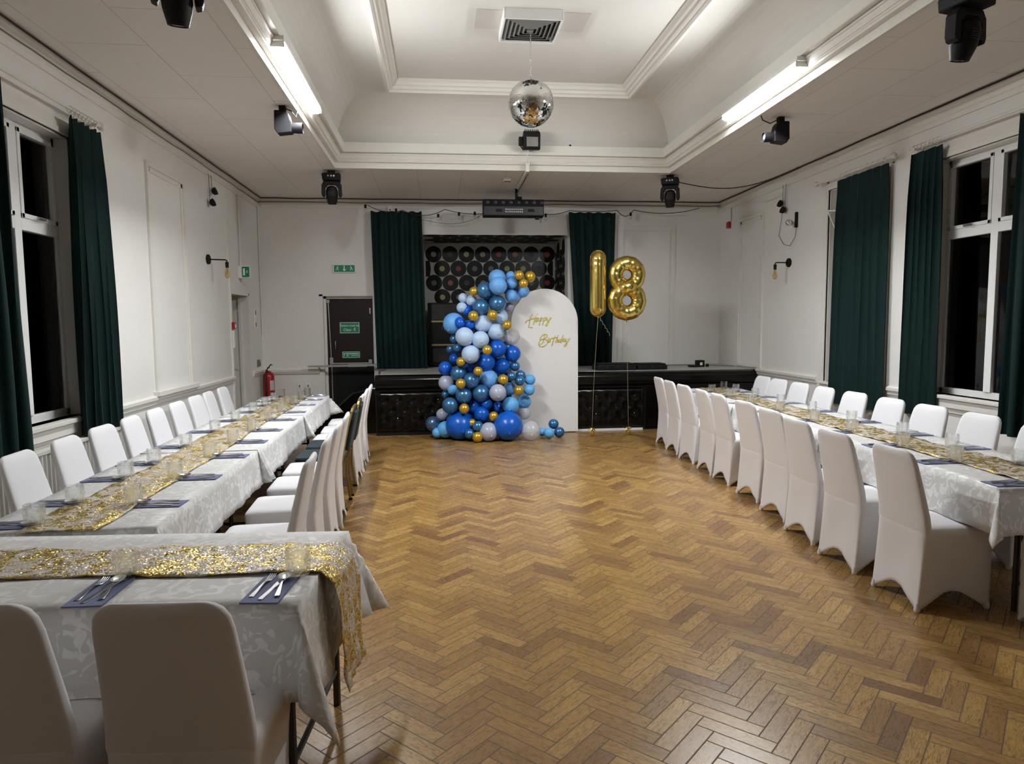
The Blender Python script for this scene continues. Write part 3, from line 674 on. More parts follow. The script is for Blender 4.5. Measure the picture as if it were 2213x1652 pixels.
tuft(SX0 + .02, 3.12, .05, .66, .20, .135)
obj('stage_body', MB().box(SX0, XR - .01, SYF, YB - .005, 0, .80), M['blackmat'], st_)
obj('plain_panel', MB().box(3.14, XR - .02, SYF - .03, SYF - .001, .04, .70), M['vinyl'], st_, bevel=.01)
obj('piping', MB().tube([(SX0 + .05, SYF - .05, .685), (3.10, SYF - .05, .685)], .008), M['vinyl'], st_, smooth=True)
obj('floor_edging', MB().box(1.9, 3.10, SYF - .03, SYF - .002, .0, .03), M['board'], st_)
mb = MB(); mb.prism([(-1.90, 0), (-1.90, .10), (-1.32, .62), (-1.02, .70), (SX0 - .002, .70), (SX0 - .002, 0)], SYF + .25, YB - .01, 'y')
obj('stage_ramp', mb, M['vinyl'], bevel=.02, label='black padded ramp at the left end of the stage below the brown door', cat='ramp')
mb = MB(); mb.prism([(-2.0 - .15, .955), (-2.0 - .15, .985), (-1.02, 1.0), (-1.02, .965)], YB - .16, YB - .12, 'y'); mb.box(-1.50, -1.20, YB - .165, YB - .115, .955, 1.005)
mb.box(-1.03, -1.0, YB - .16, YB - .12, .9, 1.0); mb.tube([(-1.98, YB - .14, .96), (-1.98, YB, .90)], .012, 8)
obj('hand_rail', mb, M['steel'], label='grey steel rail across the lower part of the brown exit door', cat='rail')
# ================================================================ CHAIRS
def lerp(a, b_, t): return a + (b_ - a) * t
def make_covered_chair():
    root = thing('banquet_chair', 'white covered chair', 'chair', group='white covered banquet chairs')
    # ring points on a rounded rectangle, corners dense
    ns = 12
    def ring_pts():
        out = []
        for sd in range(4):
            for i in range(ns):
                q = i / ns; q = .5 - .5 * cos(pi * q)      # dense near corners
                q2 = lerp(i / ns, q, .6)
                c = [(-1, -1), (1, -1), (1, 1), (-1, 1)]
                a, b_ = c[sd], c[(sd + 1) % 4]
                out.append((lerp(a[0], b_[0], q2), lerp(a[1], b_[1], q2), 1 - abs(2 * q2 - 1), sd))
        return out
    RP = ring_pts(); n = len(RP)
    def place(p, hx, y0, y1, r):
        yc, hy = (y0 + y1) / 2, (y1 - y0) / 2
        x, y = p[0] * hx, p[1] * hy
        cx_, cy_ = max(-hx + r, min(hx - r, x)), max(-hy + r, min(hy - r, y))
        dx, dy = x - cx_, y - cy_; l = hypot(dx, dy)
        if l > r > 0: dx, dy = dx * r / l, dy * r / l
        return cx_ + dx, cy_ + dy + yc
    vs = []; rows = []
    T = [0, .06, .16, .3, .45, .6, .74, .86, .94, 1.0]
    for t in T:
        row = []
        for p in RP:
            m = p[2]
            x0_, y0_ = place(p, .214, -.222, .218, .05)
            x1_, y1_ = place(p, .208, -.245, .205, .018)
            x, y = lerp(x0_, x1_, t ** 1.3), lerp(y0_, y1_, t ** 1.3)
            side = p[3]
            pin = (.030 if side in (1, 3) else .022) * sin(pi * min(1, t * .75)) * sin(pi * m / 2) ** 1.0
            # stretch lines: cloth is pulled toward the four feet
            k = 1 - m; crease = .004 * sin(9 * m) * t
            x -= (pin + crease) * (1 if p[0] > 0 else -1) * (1 if side in (1, 3) else 0)
            y -= (pin + crease) * (1 if p[1] > 0 else -1) * (1 if side in (0, 2) else 0)
            zh = .006 + (.105 if side in (1, 3) else .10) * (sin(pi * m / 2) ** 1.5)
            z = lerp(.45, zh, t)
            row.append((x, y, z))
        rows.append(row)
    top = []
    for (sx, z) in ((.985, .468), (.93, .482), (.75, .489), (.4, .492)):
        top.append([(x * sx, (y - .005) * sx + .005, z) for x, y, _ in rows[0]])
    allr = top[::-1] + rows
    mb = MB()
    mb.add([(0, .005, .493)] + [p for r_ in allr for p in r_], [])
    fs = [(0, 1 + (k + 1) % n, 1 + k) for k in range(n)]
    for a in range(len(allr) - 1):
        for k in range(n):
            l = (k + 1) % n; fs.append((1 + a * n + k, 1 + a * n + l, 1 + (a + 1) * n + l, 1 + (a + 1) * n + k))
    mb.f += fs; mb.m += [0] * len(fs)
    # hem: fold inwards a little
    obj('seat_cover', mb, M['cover'], root, smooth=True, solid=.004)
    # back
    Z = [.26, .34, .40, .46, .54, .62, .70, .77, .83, .87, .895, .912, .922, .927]
    mb = MB(); nb = 32; vs = []
    for z in Z:
        u = (z - .45) / .48
        yc = -.190 - .105 * max(0, u) ** 1.15 + (.0 if z > .45 else (.45 - z) * .26)
        w = .212 - .030 * max(0, u) - (.0 if z > .45 else (.45 - z) * .12)
        rt = .085
        if z > .927 - rt:
            w = w - rt + sqrt(max(0, rt * rt - (z - (.927 - rt)) ** 2))
        th = lerp(.034, .021, max(0, u)) * (1 if z < .90 else sqrt(max(.04, (.930 - z) / .030)))
        for k in range(nb):
            a = 2 * pi * k / nb; ca, sa = cos(a), sin(a)
            x = w * (abs(ca) ** .35) * (1 if ca > 0 else -1); y = th * (abs(sa) ** .55) * (1 if sa > 0 else -1)
            dip = .014 * (1 - (x / .16) ** 2) if z > .89 else 0
            vs.append((x, yc + y + .006 * (x / .2) ** 2 * (1 if z > .5 else 0), z - dip))
    fs = [(r_ * nb + k, r_ * nb + (k + 1) % nb, (r_ + 1) * nb + (k + 1) % nb, (r_ + 1) * nb + k) for r_ in range(len(Z) - 1) for k in range(nb)]
    fs += [tuple(range(nb - 1, -1, -1)), tuple((len(Z) - 1) * nb + k for k in range(nb))]
    mb.add(vs, fs)
    obj('back_cover', mb, M['cover'], root, smooth=True, sharp=70)
    for sx in (-1, 1):
        for y in (-.237, .197):
            f = MB(); f.lathe([(.013, 0), (.017, .006), (.017, .02), (.010, .05)], 12, Matrix.Translation((sx * .193, y * .985, 0))); obj('foot_pocket', f, M['cover'], root, smooth=True, sharp=50)
    return root

def make_gold_chair():
    root = thing('banquet_chair', 'uncovered banquet chair', 'chair', group='uncovered gold framed chairs')
    for sx in (-1, 1):
        b_ = MB(); b_.tube([(sx * .20, -.215, 0), (sx * .19, -.185, .25), (sx * .185, -.195, .45), (sx * .180, -.255, .75), (sx * .165, -.29, .875)], .0145, 4, sq=True)
        obj('leg', b_, M['goldframe'], root)
        b_ = MB(); b_.tube([(sx * .195, .215, 0), (sx * .185, .185, .42)], .0145, 4, sq=True); obj('leg', b_, M['goldframe'], root)
        for y in (-.215, .215):
            f = MB(); f.box(sx * .2 - .016, sx * .2 + .016, y - .016, y + .016, 0, .02); obj('foot', f, M['blackmat'], root)
    b_ = MB(); b_.tube([(-.165, -.29, .875), (-.14, -.298, .905), (-.08, -.302, .918), (.08, -.302, .918), (.14, -.298, .905), (.165, -.29, .875)], .0145, 4, sq=True)
    obj('top_rail', b_, M['goldframe'], root)
    b_ = MB(); b_.tube([(-.185, -.19, .41), (.185, -.19, .41), (.185, .19, .41), (-.185, .19, .41)], .013, 4, closed=True, sq=True); obj('seat_frame', b_, M['goldframe'], root)
    b_ = MB()
    b_.prism([(-.20, -.17), (-.17, -.20), (.17, -.20), (.20, -.17), (.21, .17), (.18, .21), (-.18, .21), (-.21, .17)], .425, .495, 'z'); obj('seat_cushion', b_, M['teal'], root, bevel=.022)
    b_ = MB(); b_.prism([(-.165, .52), (.165, .52), (.16, .80), (.13, .875), (-.13, .875), (-.16, .80)], -.03, .03, 'y', Matrix.Translation((0, -.118, .03)) @ Matrix.Rotation(radians(12), 4, 'X'))
    obj('back_cushion', b_, M['teal'], root, bevel=.015)
    return root
covered = Placer(make_covered_chair()); golden = Placer(make_gold_chair())
rj = random.Random(3)
R90 = pi / 2
def yawL(): return rj.uniform(-.05, .05)
# right-hand table, aisle side
for i, (y, x) in enumerate(zip([3.70, 4.30, 4.87, 5.45, 6.06, 6.70, 7.17, 7.79, 8.35, 8.89], [2.66, 2.655, 2.70, 2.78, 2.84, 2.86, 2.87, 2.885, 2.91, 2.95])):
    covered((x + .24, y, 0), -R90 + .03 + yawL(), 'white covered chair, aisle side of right table, %s from the camera' % ORD[i], group='chairs on the aisle side of the right table')
for i, y in enumerate([4.27, 4.88, 5.44, 6.0, 6.58, 7.18, 7.72, 8.25, 8.72]):
    covered((3.90 + .03 * i * .5, y, 0), R90 + .05 + yawL(), 'white covered chair, wall side of right table, %s from the camera' % ORD[i], group='chairs on the wall side of the right table')
covered((3.335, 3.13, 0), -.05, 'white covered chair at the near end of the right table, mostly out of view')
# left-hand table
for i, y in enumerate([4.27, 4.82, 5.33, 5.86, 6.38, 6.93, 7.48, 7.95, 8.5]):
    covered((-2.19 - .015 * i, y, 0), -R90 + .02 + yawL(), 'white covered chair, wall side of left table, %s from the camera' % ORD[i], group='chairs on the wall side of the left table')
AY = [3.90, 4.58, 5.20, 5.74, 6.30, 6.84, 7.27, 7.87, 8.48]
k = 0
for i, y in enumerate(AY):
    x = -1.015 - .014 * i
    if i in (4, 5):
        golden((x, y, 0), R90 + .02 + yawL(), ['uncovered gold framed chair with dark teal cushions, nearer of the pair beside the left table', 'uncovered gold framed chair with dark teal cushions, farther of the pair beside the left table'][i - 4])
    else:
        covered((x, y, 0), R90 + .02 + yawL(), 'white covered chair, aisle side of left table, %s white one from the camera' % ORD[k], group='chairs on the aisle side of the left table'); k += 1
covered((-.735, 2.15, 0), -.07, 'white covered chair seen from behind, wholly in view at the foreground table', group='chairs at the foreground table')
covered((-1.245, 2.20, 0), -.08, 'white covered chair at the foreground table, cut off by the left photo edge', group='chairs at the foreground table')

# ================================================================ TABLES
class Row:
    """a run of trestle tables: origin at the centre of its near end"""
    def __init__(s, ox, oy, yaw, w, L):
        s.o = (ox, oy); s.yaw = yaw; s.w = w; s.L = L
        s.ex = (cos(yaw), sin(yaw)); s.ey = (-sin(yaw), cos(yaw))
    def P(s, x, y, z=0): return (s.o[0] + s.ex[0] * x + s.ey[0] * y, s.o[1] + s.ex[1] * x + s.ey[1] * y, z)
TH = .745
def make_table(w, L, lx=.25, ly=.16):
    root = thing('trestle_table', 'trestle table', 'table', group='folding trestle tables')
    obj('tabletop', MB().box(-w / 2, w / 2, -L / 2, L / 2, TH - .03, TH), M['woodtop'], root, bevel=.004)
    for sy in (-1, 1):
        y = sy * (L / 2 - ly)
        for sx in (-1, 1):
            b_ = MB(); b_.tube([(sx * (w / 2 - lx), y, 0), (sx * (w / 2 - lx), y, TH - .03)], .016, 8); obj('leg', b_, M['darkmetal'], root)
        b_ = MB(); b_.tube([(-(w / 2 - lx), y, .16), (w / 2 - .10, y, .16)], .012, 8); b_.tube([(0, y, TH - .04), (0, y - sy * .35, TH - .05)], .01, 6)
        b_.tube([(0, y, .16), (0, y - sy * .36, TH - .04)], .009, 6)
        obj('brace', b_, M['darkmetal'], root)
    return root
def make_cloth(w, L, drop, near, far, seed, dside=None, rest=None):
    """near/far: drop of the cloth at that end; negative = lies flat on the next table by that length"""
    rnd = random.Random(seed); z0 = TH + .003; ds = dside or drop
    us = [-w / 2 - ds + ds * i / 6 for i in range(6)] + [-w / 2 + w * i / 10 for i in range(11)] + [w / 2 + ds * (i + 1) / 6 for i in range(6)]
    def ends(d): return abs(d)
    e0, e1 = ends(near), ends(far)
    vs_ = [-L / 2 - e0 + e0 * i / 6 for i in range(6)] + [-L / 2 + L * i / 44 for i in range(45)] + [L / 2 + e1 * (i + 1) / 6 for i in range(6)]
    ph = [rnd.uniform(0, 6) for _ in range(8)]
    def f(i, j):
        u, v = us[i], vs_[j]
        a = max(0, abs(u) - w / 2); su = 1 if u > 0 else -1
        b0 = max(0, abs(v) - L / 2); sv = 1 if v > 0 else -1
        flat = (near if v < 0 else far) < 0
        b_ = 0 if flat else b0
        x = max(-w / 2, min(w / 2, u)); y = v if flat else max(-L / 2, min(L / 2, v))
        z = z0 + (.004 if flat and b0 > 0 else 0)
        if a > 0 and b_ > 0:
            h = hypot(a, b_); phi = atan2(b_, a); fl = sin(2 * phi) ** 2
            h *= 1 - .07 * fl
            out = h * (.10 + .46 * fl) * (1 + .20 * sin(3 * phi + ph[0]))
            out = min(out, .26)
            x += su * cos(phi) * out; y += sv * sin(phi) * out; z -= sqrt(max(0, h * h - out * out))
        elif a > 0:
            q = a / ds; end = 0
            if b0 > 0: end = b0 / (e0 if v < 0 else e1)
            rip = .006 * sin(11 * v + ph[1]) + .005 * sin(27 * v + ph[2]) + .003 * sin(49 * v + ph[3])
            out = a * (.05 + .30 * end * end) + (rip + .012) * q
            x += su * out; z -= sqrt(max(0, a * a - (a * (.05 + .30 * end * end)) ** 2))
        elif b_ > 0:
            q = b_ / (e0 if v < 0 else e1)
            rip = .008 * sin(9 * u + ph[4]) + .005 * sin(24 * u + ph[5])
            ce = max(0, (abs(u) / (w / 2) - .6) / .4)
            y += sv * (b_ * (.04 + .14 * ce * ce) + (rip * 1.4 + .012) * q); z -= b_ * .99
        else: z += .0012 * sin(9 * u + ph[6]) * sin(7 * v + ph[7])
        if rest and u < -w / 2 and v > -L / 2 + rest and z < .4975:      # the hem lies on the chair seats
            k = min(1, (v + L / 2 - rest) / .06); x -= (.4975 - z) * k; z = lerp(z, .4975, k)
        return (x, y, z)
    mb = MB(); mb.grid(f, len(us) - 1, len(vs_) - 1)
    return mb
def lay_cloth(row, yc, mb, label):
    c = obj('tablecloth', mb, M['cloth'], smooth=True, solid=.002, label=label, cat='tablecloth', group='white damask tablecloths')
    # mesh was written in local coordinates: move to the row
    off = c.location.copy(); p = row.P(off.x, off.y + yc, off.z)
    c.location = p; c.rotation_euler = (0, 0, row.yaw); return c
def runner(row, y0, y1, w, x0, seed, label, hang=0, bunch=True):
    """hang: length hanging over the end at y0 (negative side)"""
    rnd = random.Random(seed); n = int((y1 - y0 + hang) / .035); nw = 12
    ph = [rnd.uniform(0, 6) for _ in range(6)]
    def f(i, j):
        u = (i / nw - .5); s_ = -hang + j * (y1 - y0 + hang) / n
        ww = w * (1 + .05 * sin(3.1 * s_ + ph[0]) + .04 * sin(9 * s_ + ph[1]))
        x = x0 + u * ww + .012 * sin(2.2 * s_ + ph[2])
        rip = .0045 * (1 + sin(38 * s_ + 6 * u + ph[3])) * (.6 + .4 * sin(11 * s_ + ph[5])) + .0035 * (1 + sin(19 * u * w * 4 + 14 * s_ + ph[4]))
        z = TH + .0065 + rip
        if s_ >= 0: return (x, y0 + s_, z)
        d = -s_
        return (x, y0 - .034 - .016 * min(1, d * 8) - rip * 1.5 - .05 * d, TH - d + .006)
    c = obj('table_runner', MB().grid(f, nw, n), M['sequin'], smooth=True, solid=.002, label=label, cat='table runner', group='gold sequin table runners')
    off = c.location.copy(); c.location = row.P(off.x, off.y, off.z); c.rotation_euler = (0, 0, row.yaw); return c

yl = radians(1.37); yr = radians(-2.86); yh = radians(85.6)
wT = .80
def origin(cx, cy, yaw, sx): return (cx + cos(yaw) * sx * wT / 2, cy + sin(yaw) * sx * wT / 2)
RL = Row(*origin(-1.276, 3.175, yl, -1), yl, wT, 1.93)
RR = Row(*origin(2.955, 3.30, yr, 1), yr, wT, 1.90)
RH = Row(*origin(-.47, 2.205, yh, 1), yh, wT, 1.83)
tb = {}
def get_table(L):
    if L not in tb: tb[L] = Placer(make_table(wT - .01, L - .01, *((.07, .05) if L == 1.83 else (.25, .16))))
    return tb[L]
names3 = ['nearest', 'middle', 'farthest']
for i in range(3):
    get_table(1.93)(RL.P(0, 1.93 * (i + .5)), yl, 'trestle table under white cloth, %s of three in the left row' % names3[i])
    get_table(1.90)(RR.P(0, 1.90 * (i + .5)), yr, 'trestle table under white cloth, %s of three in the right row' % names3[i])
get_table(1.83)(RH.P(0, .915), yh, 'folding trestle table under the foreground cloth with black steel legs')
for i, (nr, fr) in enumerate(((.06, -.07), (.08, -.07), (.08, .26))):
    lay_cloth(RL, 1.93 * (i + .5), make_cloth(wT, 1.93 - .002, .26, nr if i == 0 else -.03, fr, 20 + i, .25), 'white damask tablecloth, %s of the three on the left row of tables' % names3[i])
for i, (nr, fr) in enumerate(((.25, -.07), (-.03, -.07), (-.03, .27))):
    lay_cloth(RR, 1.90 * (i + .5), make_cloth(wT, 1.90 - .002, .27, nr, fr, 30 + i, .25), 'white damask tablecloth, %s of the three on the right row of tables' % names3[i])
lay_cloth(RH, .915, make_cloth(wT, 1.83, .33, .38, .3, 41, .31, rest=.06), 'white damask tablecloth on the foreground table with its corner hanging low')
runner(RL, -.03, 5.75, .33, -.0, 1, 'gold sequin runner down the left row of tables')
runner(RR, -.01, 5.68, .33, .0, 2, 'gold sequin runner down the right row of tables', hang=.25)
runner(RH, -.008, 1.8, .33, .04, 3, 'gold sequin runner on the foreground table, hanging over its end', hang=.46)

# ================================================================ PLACE SETTINGS
def make_tumbler():
    n = 30; mb = MB(); H = .098; rows = 11
    def fo(i, j):
        a = 2 * pi * i / n; v = j / rows; r = .0385 + .0045 * v
        cut = (abs(sin(5 * a + 5.5 * v)) + abs(sin(5 * a - 5.5 * v))) * .0024 * (1 if .04 < v < .86 else 0)
        return ((r + cut) * cos(a), (r + cut) * sin(a), H * v)
    mb.grid(fo, n, rows, wrap=True)
    b0 = len(mb.v)
    prof = [(.0405, H), (.0372, H * .5), (.0350, .016), (.02, .013), (.001, .013)]
    mb.add([(r * cos(2 * pi * k / n), r * sin(2 * pi * k / n), z) for r, z in prof for k in range(n)], [])
    for k in range(n):
        l = (k + 1) % n
        mb.f.append((rows * n + k, rows * n + l, b0 + l, b0 + k)); mb.m.append(0)
        for q in range(len(prof) - 1): mb.f.append((b0 + q * n + k, b0 + q * n + l, b0 + (q + 1) * n + l, b0 + (q + 1) * n + k)); mb.m.append(0)
    mb.f.append(tuple(b0 + (len(prof) - 1) * n + k for k in range(n))); mb.m.append(0)
    mb.f.append(tuple(range(n - 1, -1, -1))); mb.m.append(0)
    return obj('tumbler', mb, M['tumbler'], label='x', cat='glass')
def strip(mb, secs, th):
    """secs: (y, halfwidth, z) -> thin shaped blade"""
    vs = []
    for y, w, z in secs: vs += [(-w, y, z), (w, y, z), (w * .85, y, z + th), (-w * .85, y, z + th)]
    fs = [(i * 4 + k, i * 4 + (k + 1) % 4, i * 4 + 4 + (k + 1) % 4, i * 4 + 4 + k) for i in range(len(secs) - 1) for k in range(4)]
    fs += [(3, 2, 1, 0), tuple(len(secs) * 4 - 4 + k for k in range(4))]
    return mb.add(vs, fs)
HANDLE = [(-.10, .006, 0), (-.096, .0095, 0), (-.06, .0075, .001), (-.02, .0045, .004), (.01, .0035, .006)]
def make_fork():
    mb = MB(); strip(mb, HANDLE + [(.03, .006, .004), (.042, .0115, .001), (.058, .0125, .000)], .002)
    for k in range(4):
        x = -.0105 + k * .007; mb.tube([(x, .056, .001), (x, .075, .001), (x * .95, .096, .007)], [.0019, .0017, .0009], 5)
    return obj('fork', mb, M['chrome'], smooth=True, sharp=40, label='x', cat='fork')
def make_knife():
    mb = MB(); strip(mb, [(-.105, .006, 0), (-.10, .009, 0), (-.05, .008, 0), (0, .0065, .001), (.004, .0085, .001), (.05, .0105, .001), (.09, .0095, .001), (.108, .004, .001), (.112, .001, .001)], .0028)
    return obj('knife', mb, M['chrome'], smooth=True, sharp=40, label='x', cat='knife')
def make_spoon():
    mb = MB(); strip(mb, HANDLE + [(.03, .004, .004)], .002)
    n = 20; R = 5; vs = []
    for s_, o in ((1, 0), (-1, .0016)):
        for r in range(R + 1):
            q = r / R
            for k in range(n):
                a = 2 * pi * k / n
                vs.append((.0235 * q * cos(a), .063 + .034 * q * sin(a), .0005 + .0085 * q * q + o))
    fs = []
    for g in range(2):
        o = g * (R + 1) * n
        fs += [(o + r * n + k, o + r * n + (k + 1) % n, o + (r + 1) * n + (k + 1) % n, o + (r + 1) * n + k) for r in range(R) for k in range(n)]
    fs += [(R * n + k, R * n + (k + 1) % n, (2 * R + 1) * n + (k + 1) % n, (2 * R + 1) * n + k) for k in range(n)]
    mb.add(vs, fs)
    return obj('spoon', mb, M['chrome'], smooth=True, sharp=40, label='x', cat='spoon')
def make_napkin():
    mb = MB()
    def f(i, j): return (-.0625 + .125 * i / 8, -.12 + .24 * j / 12, .0045 + .0008 * sin(i * 1.3) * sin(j))
    mb.grid(f, 8, 12); mb.box(-.0625, .0625, -.12, .12, 0, .0015); mb.box(-.0615, .062, -.119, .119, .0018, .0040)
    return obj('napkin', mb, M['napkin'], label='x', cat='napkin')
PT, PF, PK, PS, PN = Placer(make_tumbler()), Placer(make_fork()), Placer(make_knife()), Placer(make_spoon()), Placer(make_napkin())
rs = random.Random(11)
def setting(row, side, y, where, gx=.165, gz=0, gy=0):
    """side=+1: diner sits on the row's +x side"""
    base = row.yaw + (pi / 2 if side > 0 else -pi / 2) + rs.uniform(-.06, .06)      # local +y of an item points to the table centre
    c = row.P(side * (row.w / 2 - .135), y)
    zt = TH + .006
    def at(dx, dy): return (c[0] + cos(base) * dx - sin(base) * dy, c[1] + sin(base) * dx + cos(base) * dy)
    PN((*at(0, 0), zt), base, 'blue paper napkin, ' + where, group='blue napkins')
    z2 = zt + .0055
    PF((*at(-.036, .02), z2), base + rs.uniform(-.08, .04), 'steel fork, ' + where, group='forks')
    PK((*at(.008, .008), z2), base - .10 + rs.uniform(-.05, .05), 'steel knife, ' + where, group='knives')
    PS((*at(.030, .018), z2 + .004), base + .16 + rs.uniform(-.05, .08), 'steel spoon, ' + where, group='spoons')
    g = row.P(side * gx, y + gy + rs.uniform(-.03, .03))
    PT((g[0], g[1], TH + .012), rs.uniform(0, 6), 'cut glass tumbler, ' + where, group='cut glass tumblers')
wl = [3.24, 3.63, 4.18, 4.64, 5.26, 5.98, 6.64, 7.28, 7.83, 8.33, 8.8]; al = [3.53, 4.14, 4.80, 5.39, 5.97, 6.62, 7.2, 7.85, 8.4, 8.85]
for i, y in enumerate(wl): setting(RL, -1, y - 3.12, 'left row wall side, %s place from the camera' % ORD[i], gx=.155, gy=-.03)
for i, y in enumerate(al): setting(RL, 1, y - 3.12, 'left row aisle side, %s place from the camera' % ORD[i], gx=.14)
for i, y in enumerate([3.39, 3.99, 4.57, 5.18, 5.85, 6.50, 7.2, 7.85, 8.45]): setting(RR, -1, y - 3.29, 'right row aisle side, %s place from the camera' % ORD[i], gx=.15, gy=-.04)
for i, y in enumerate([3.87, 4.43, 5.03, 5.72, 6.46, 7.15, 7.8, 8.4, 8.85]): setting(RR, 1, y - 3.31, 'right row wall side, %s place from the camera' % ORD[i], gx=.15)
for y, w_ in ((.125, 'on the foreground table beside its free corner'), (.70, 'on the foreground table left of the near chair back')):
    setting(RH, -1, y, w_, gx=.135, gy=-.045)
# ================================================================ BALLOONS
def balloon_mesh(matl, name='balloon'):
    prof = [(.010, -1.13), (.045, -1.11), (.050, -1.09), (.022, -1.065), (.05, -1.03), (.16, -.985)]
    m = 16
    for i in range(2, m): 
        a = pi * i / m; prof.append((sin(a) * (1 - .03 * max(0, -(-cos(a)))), -cos(a) * (1.0 if cos(a) < 0 else 1.0)))
    prof = prof[:6] + [(r, z * 1.03) for r, z in prof[6:]] + [(.001, 1.03)]
    mb = MB(); mb.lathe(prof, 28, Matrix.Translation((0, 0, 0)), close=False)
    me = bpy.data.meshes.new(name); me.from_pydata(mb.v, [], mb.f); me.materials.append(matl); fix_normals(me)
    me.polygons.foreach_set('use_smooth', [True] * len(me.polygons)); me.update(); return me
CN = {'S': 'matt sky blue', 'M': 'chrome blue', 'R': 'royal blue', 'P': 'pale blue', 'G': 'chrome gold', 'W': 'greyish white', 'C': 'clear white', 'L': 'light blue', 'B': 'slate blue'}
meshes = {k: balloon_mesh(v) for k, v in BALM.items()}
rank = {}
order = sorted(range(len(BALLOONS)), key=lambda q: (BALLOONS[q][4], -BALLOONS[q][2]))
cnt = {}
for q in order:
    c = BALLOONS[q][4]; cnt[c] = cnt.get(c, 0) + 1; rank[q] = cnt[c]
tot = cnt
rb_ = random.Random(5)
for q, (x, y, z, r, c) in enumerate(BALLOONS):
    o = bpy.data.objects.new('balloon', meshes[c]); COL.objects.link(o)
    r *= 1.055; o.location = (x, y, max(z, r)); o.scale = (r, r, r)
    o.rotation_euler = (rb_.uniform(-.5, .2) - .9 if z > .3 else -1.2, rb_.uniform(-.5, .5), rb_.uniform(-.4, .4))
    size = 'very large' if r > .17 else 'large' if r > .1 else 'small' if r < .08 else 'medium'
    hgt = 'atop' if z > 1.9 else 'high in' if z > 1.3 else 'midway up' if z > .8 else 'low in' if z > .3 else 'at the foot of'
    if c == 'B' : lab = 'slate blue balloon at the bottom left end of the balloon garland'
    else:
        n_ = tot[c]; rr = rank[q]
        o_ = ORD[rr - 1] + ' highest' if rr > 1 else 'highest'
        if n_ - rr < rr - 1: o_ = (ORD[n_ - rr] + ' lowest') if n_ != rr else 'lowest'
        lab = '%s %s balloon %s the garland, %s of its colour' % (size, CN[c], hgt, o_)
    tag(o, lab, 'balloon', 'balloons of the garland')

# arch board with lettering
BY = 10.135
cx = 1.5655; w2_ = .5035; zs = 1.655
poly = [(cx - w2_, 0.012), (cx + w2_, 0.012)] + [(cx + w2_ * cos(a), zs + w2_ * sin(a)) for a in [pi * k / 40 for k in range(41)]]
b_ = thing('arch_backdrop', 'tall white arched board with gold lettering beside the balloon garland', 'backdrop', (cx, BY, 0))
obj('arch_panel', MB().prism(poly, BY, BY + .025, 'y'), M['board'], b_, bevel=.006)
obj('foot', MB().box(cx - .35, cx - .25, BY + .026, BY + .060, 0, .012), M['board'], b_); obj('foot', MB().box(cx + .25, cx + .35, BY + .026, BY + .060, 0, .012), M['board'], b_)
def lettering(strokes, label):
    mb = MB()
    for s_ in strokes:
        pts = []
        m_ = len(s_)
        for i in range(m_ - 1):     # smooth through the points
            p0, p1, p2, p3 = s_[max(0, i - 1)], s_[i], s_[i + 1], s_[min(m_ - 1, i + 2)]
            for t in (0, .25, .5, .75):
                pts.append(tuple(.5 * ((2 * p1[k]) + (p2[k] - p0[k]) * t + (2 * p0[k] - 5 * p1[k] + 4 * p2[k] - p3[k]) * t * t + (3 * p1[k] - p0[k] - 3 * p2[k] + p3[k]) * t ** 3) for k in (0, 1)))
        pts.append(tuple(s_[-1]))
        rr = [.0045 + .002 * sin(pi * i / len(pts)) for i in range(len(pts))]
        mb.tube([(p[0], BY - .006, p[1]) for p in pts], rr, 6)
    return obj('lettering', mb, M['goldtext'], smooth=True, label=label, cat='lettering')
lettering(HAPPY, 'gold script word Happy on the white arched board'); lettering(BIRTH, 'gold script word Birthday on the white arched board')

# foil number balloons
def foil(name_mb, x, y, zb, wx, label):
    r = thing('number_balloon', label, 'balloon', (x, y, zb), 'gold foil number balloons')
    obj('foil_body', name_mb, M['foil'], r, smooth=True)
    return r
def one_mesh(x, y, z0, z1, hw, hd):
    mb = MB(); nn = 40; nr = 60
    def f(i, j):
        a = 2 * pi * i / nn; v = j / nr; z = z0 + (z1 - z0) * v
        e = min(v, 1 - v) * (z1 - z0)
        k = sqrt(max(.0004, 1 - (1 - min(1, e / .13)) ** 2))
        pk = 1 + .02 * sin(60 * v + 2 * cos(a)) * (1 if v > .78 or v < .18 else .1)
        notch = 1 - .06 * math.exp(-((v - .74) / .02) ** 2) * (cos(a) ** 2)
        ca, sa = cos(a), sin(a)
        return (x + hw * k * pk * notch * ca, y + hd * k * pk * (abs(sa) ** .8) * (1 if sa > 0 else -1) * (1 + .10 * sin(3 * a)), z)
    mb.grid(f, nn, nr, wrap=True)
    mb.f.append(tuple(range(nn))); mb.m.append(0); mb.f.append(tuple(nr * nn + k for k in range(nn))); mb.m.append(0)
    # flat sealed seam round the edge
    ps = []
    for k in range(48):
        a = 2 * pi * k / 48; zz = (z0 + z1) / 2 + ((z1 - z0) / 2 - hw) * (1 if sin(a) > 0 else -1) + (hw + .004) * sin(a); ps.append((x + (hw + .006) * cos(a), y, zz))
    mb.tube(ps, .004, 4, closed=True)
    mb.tube([(x, y, z0 + .01), (x, y, z0 - .035)], [.012, .005], 6)
    return mb
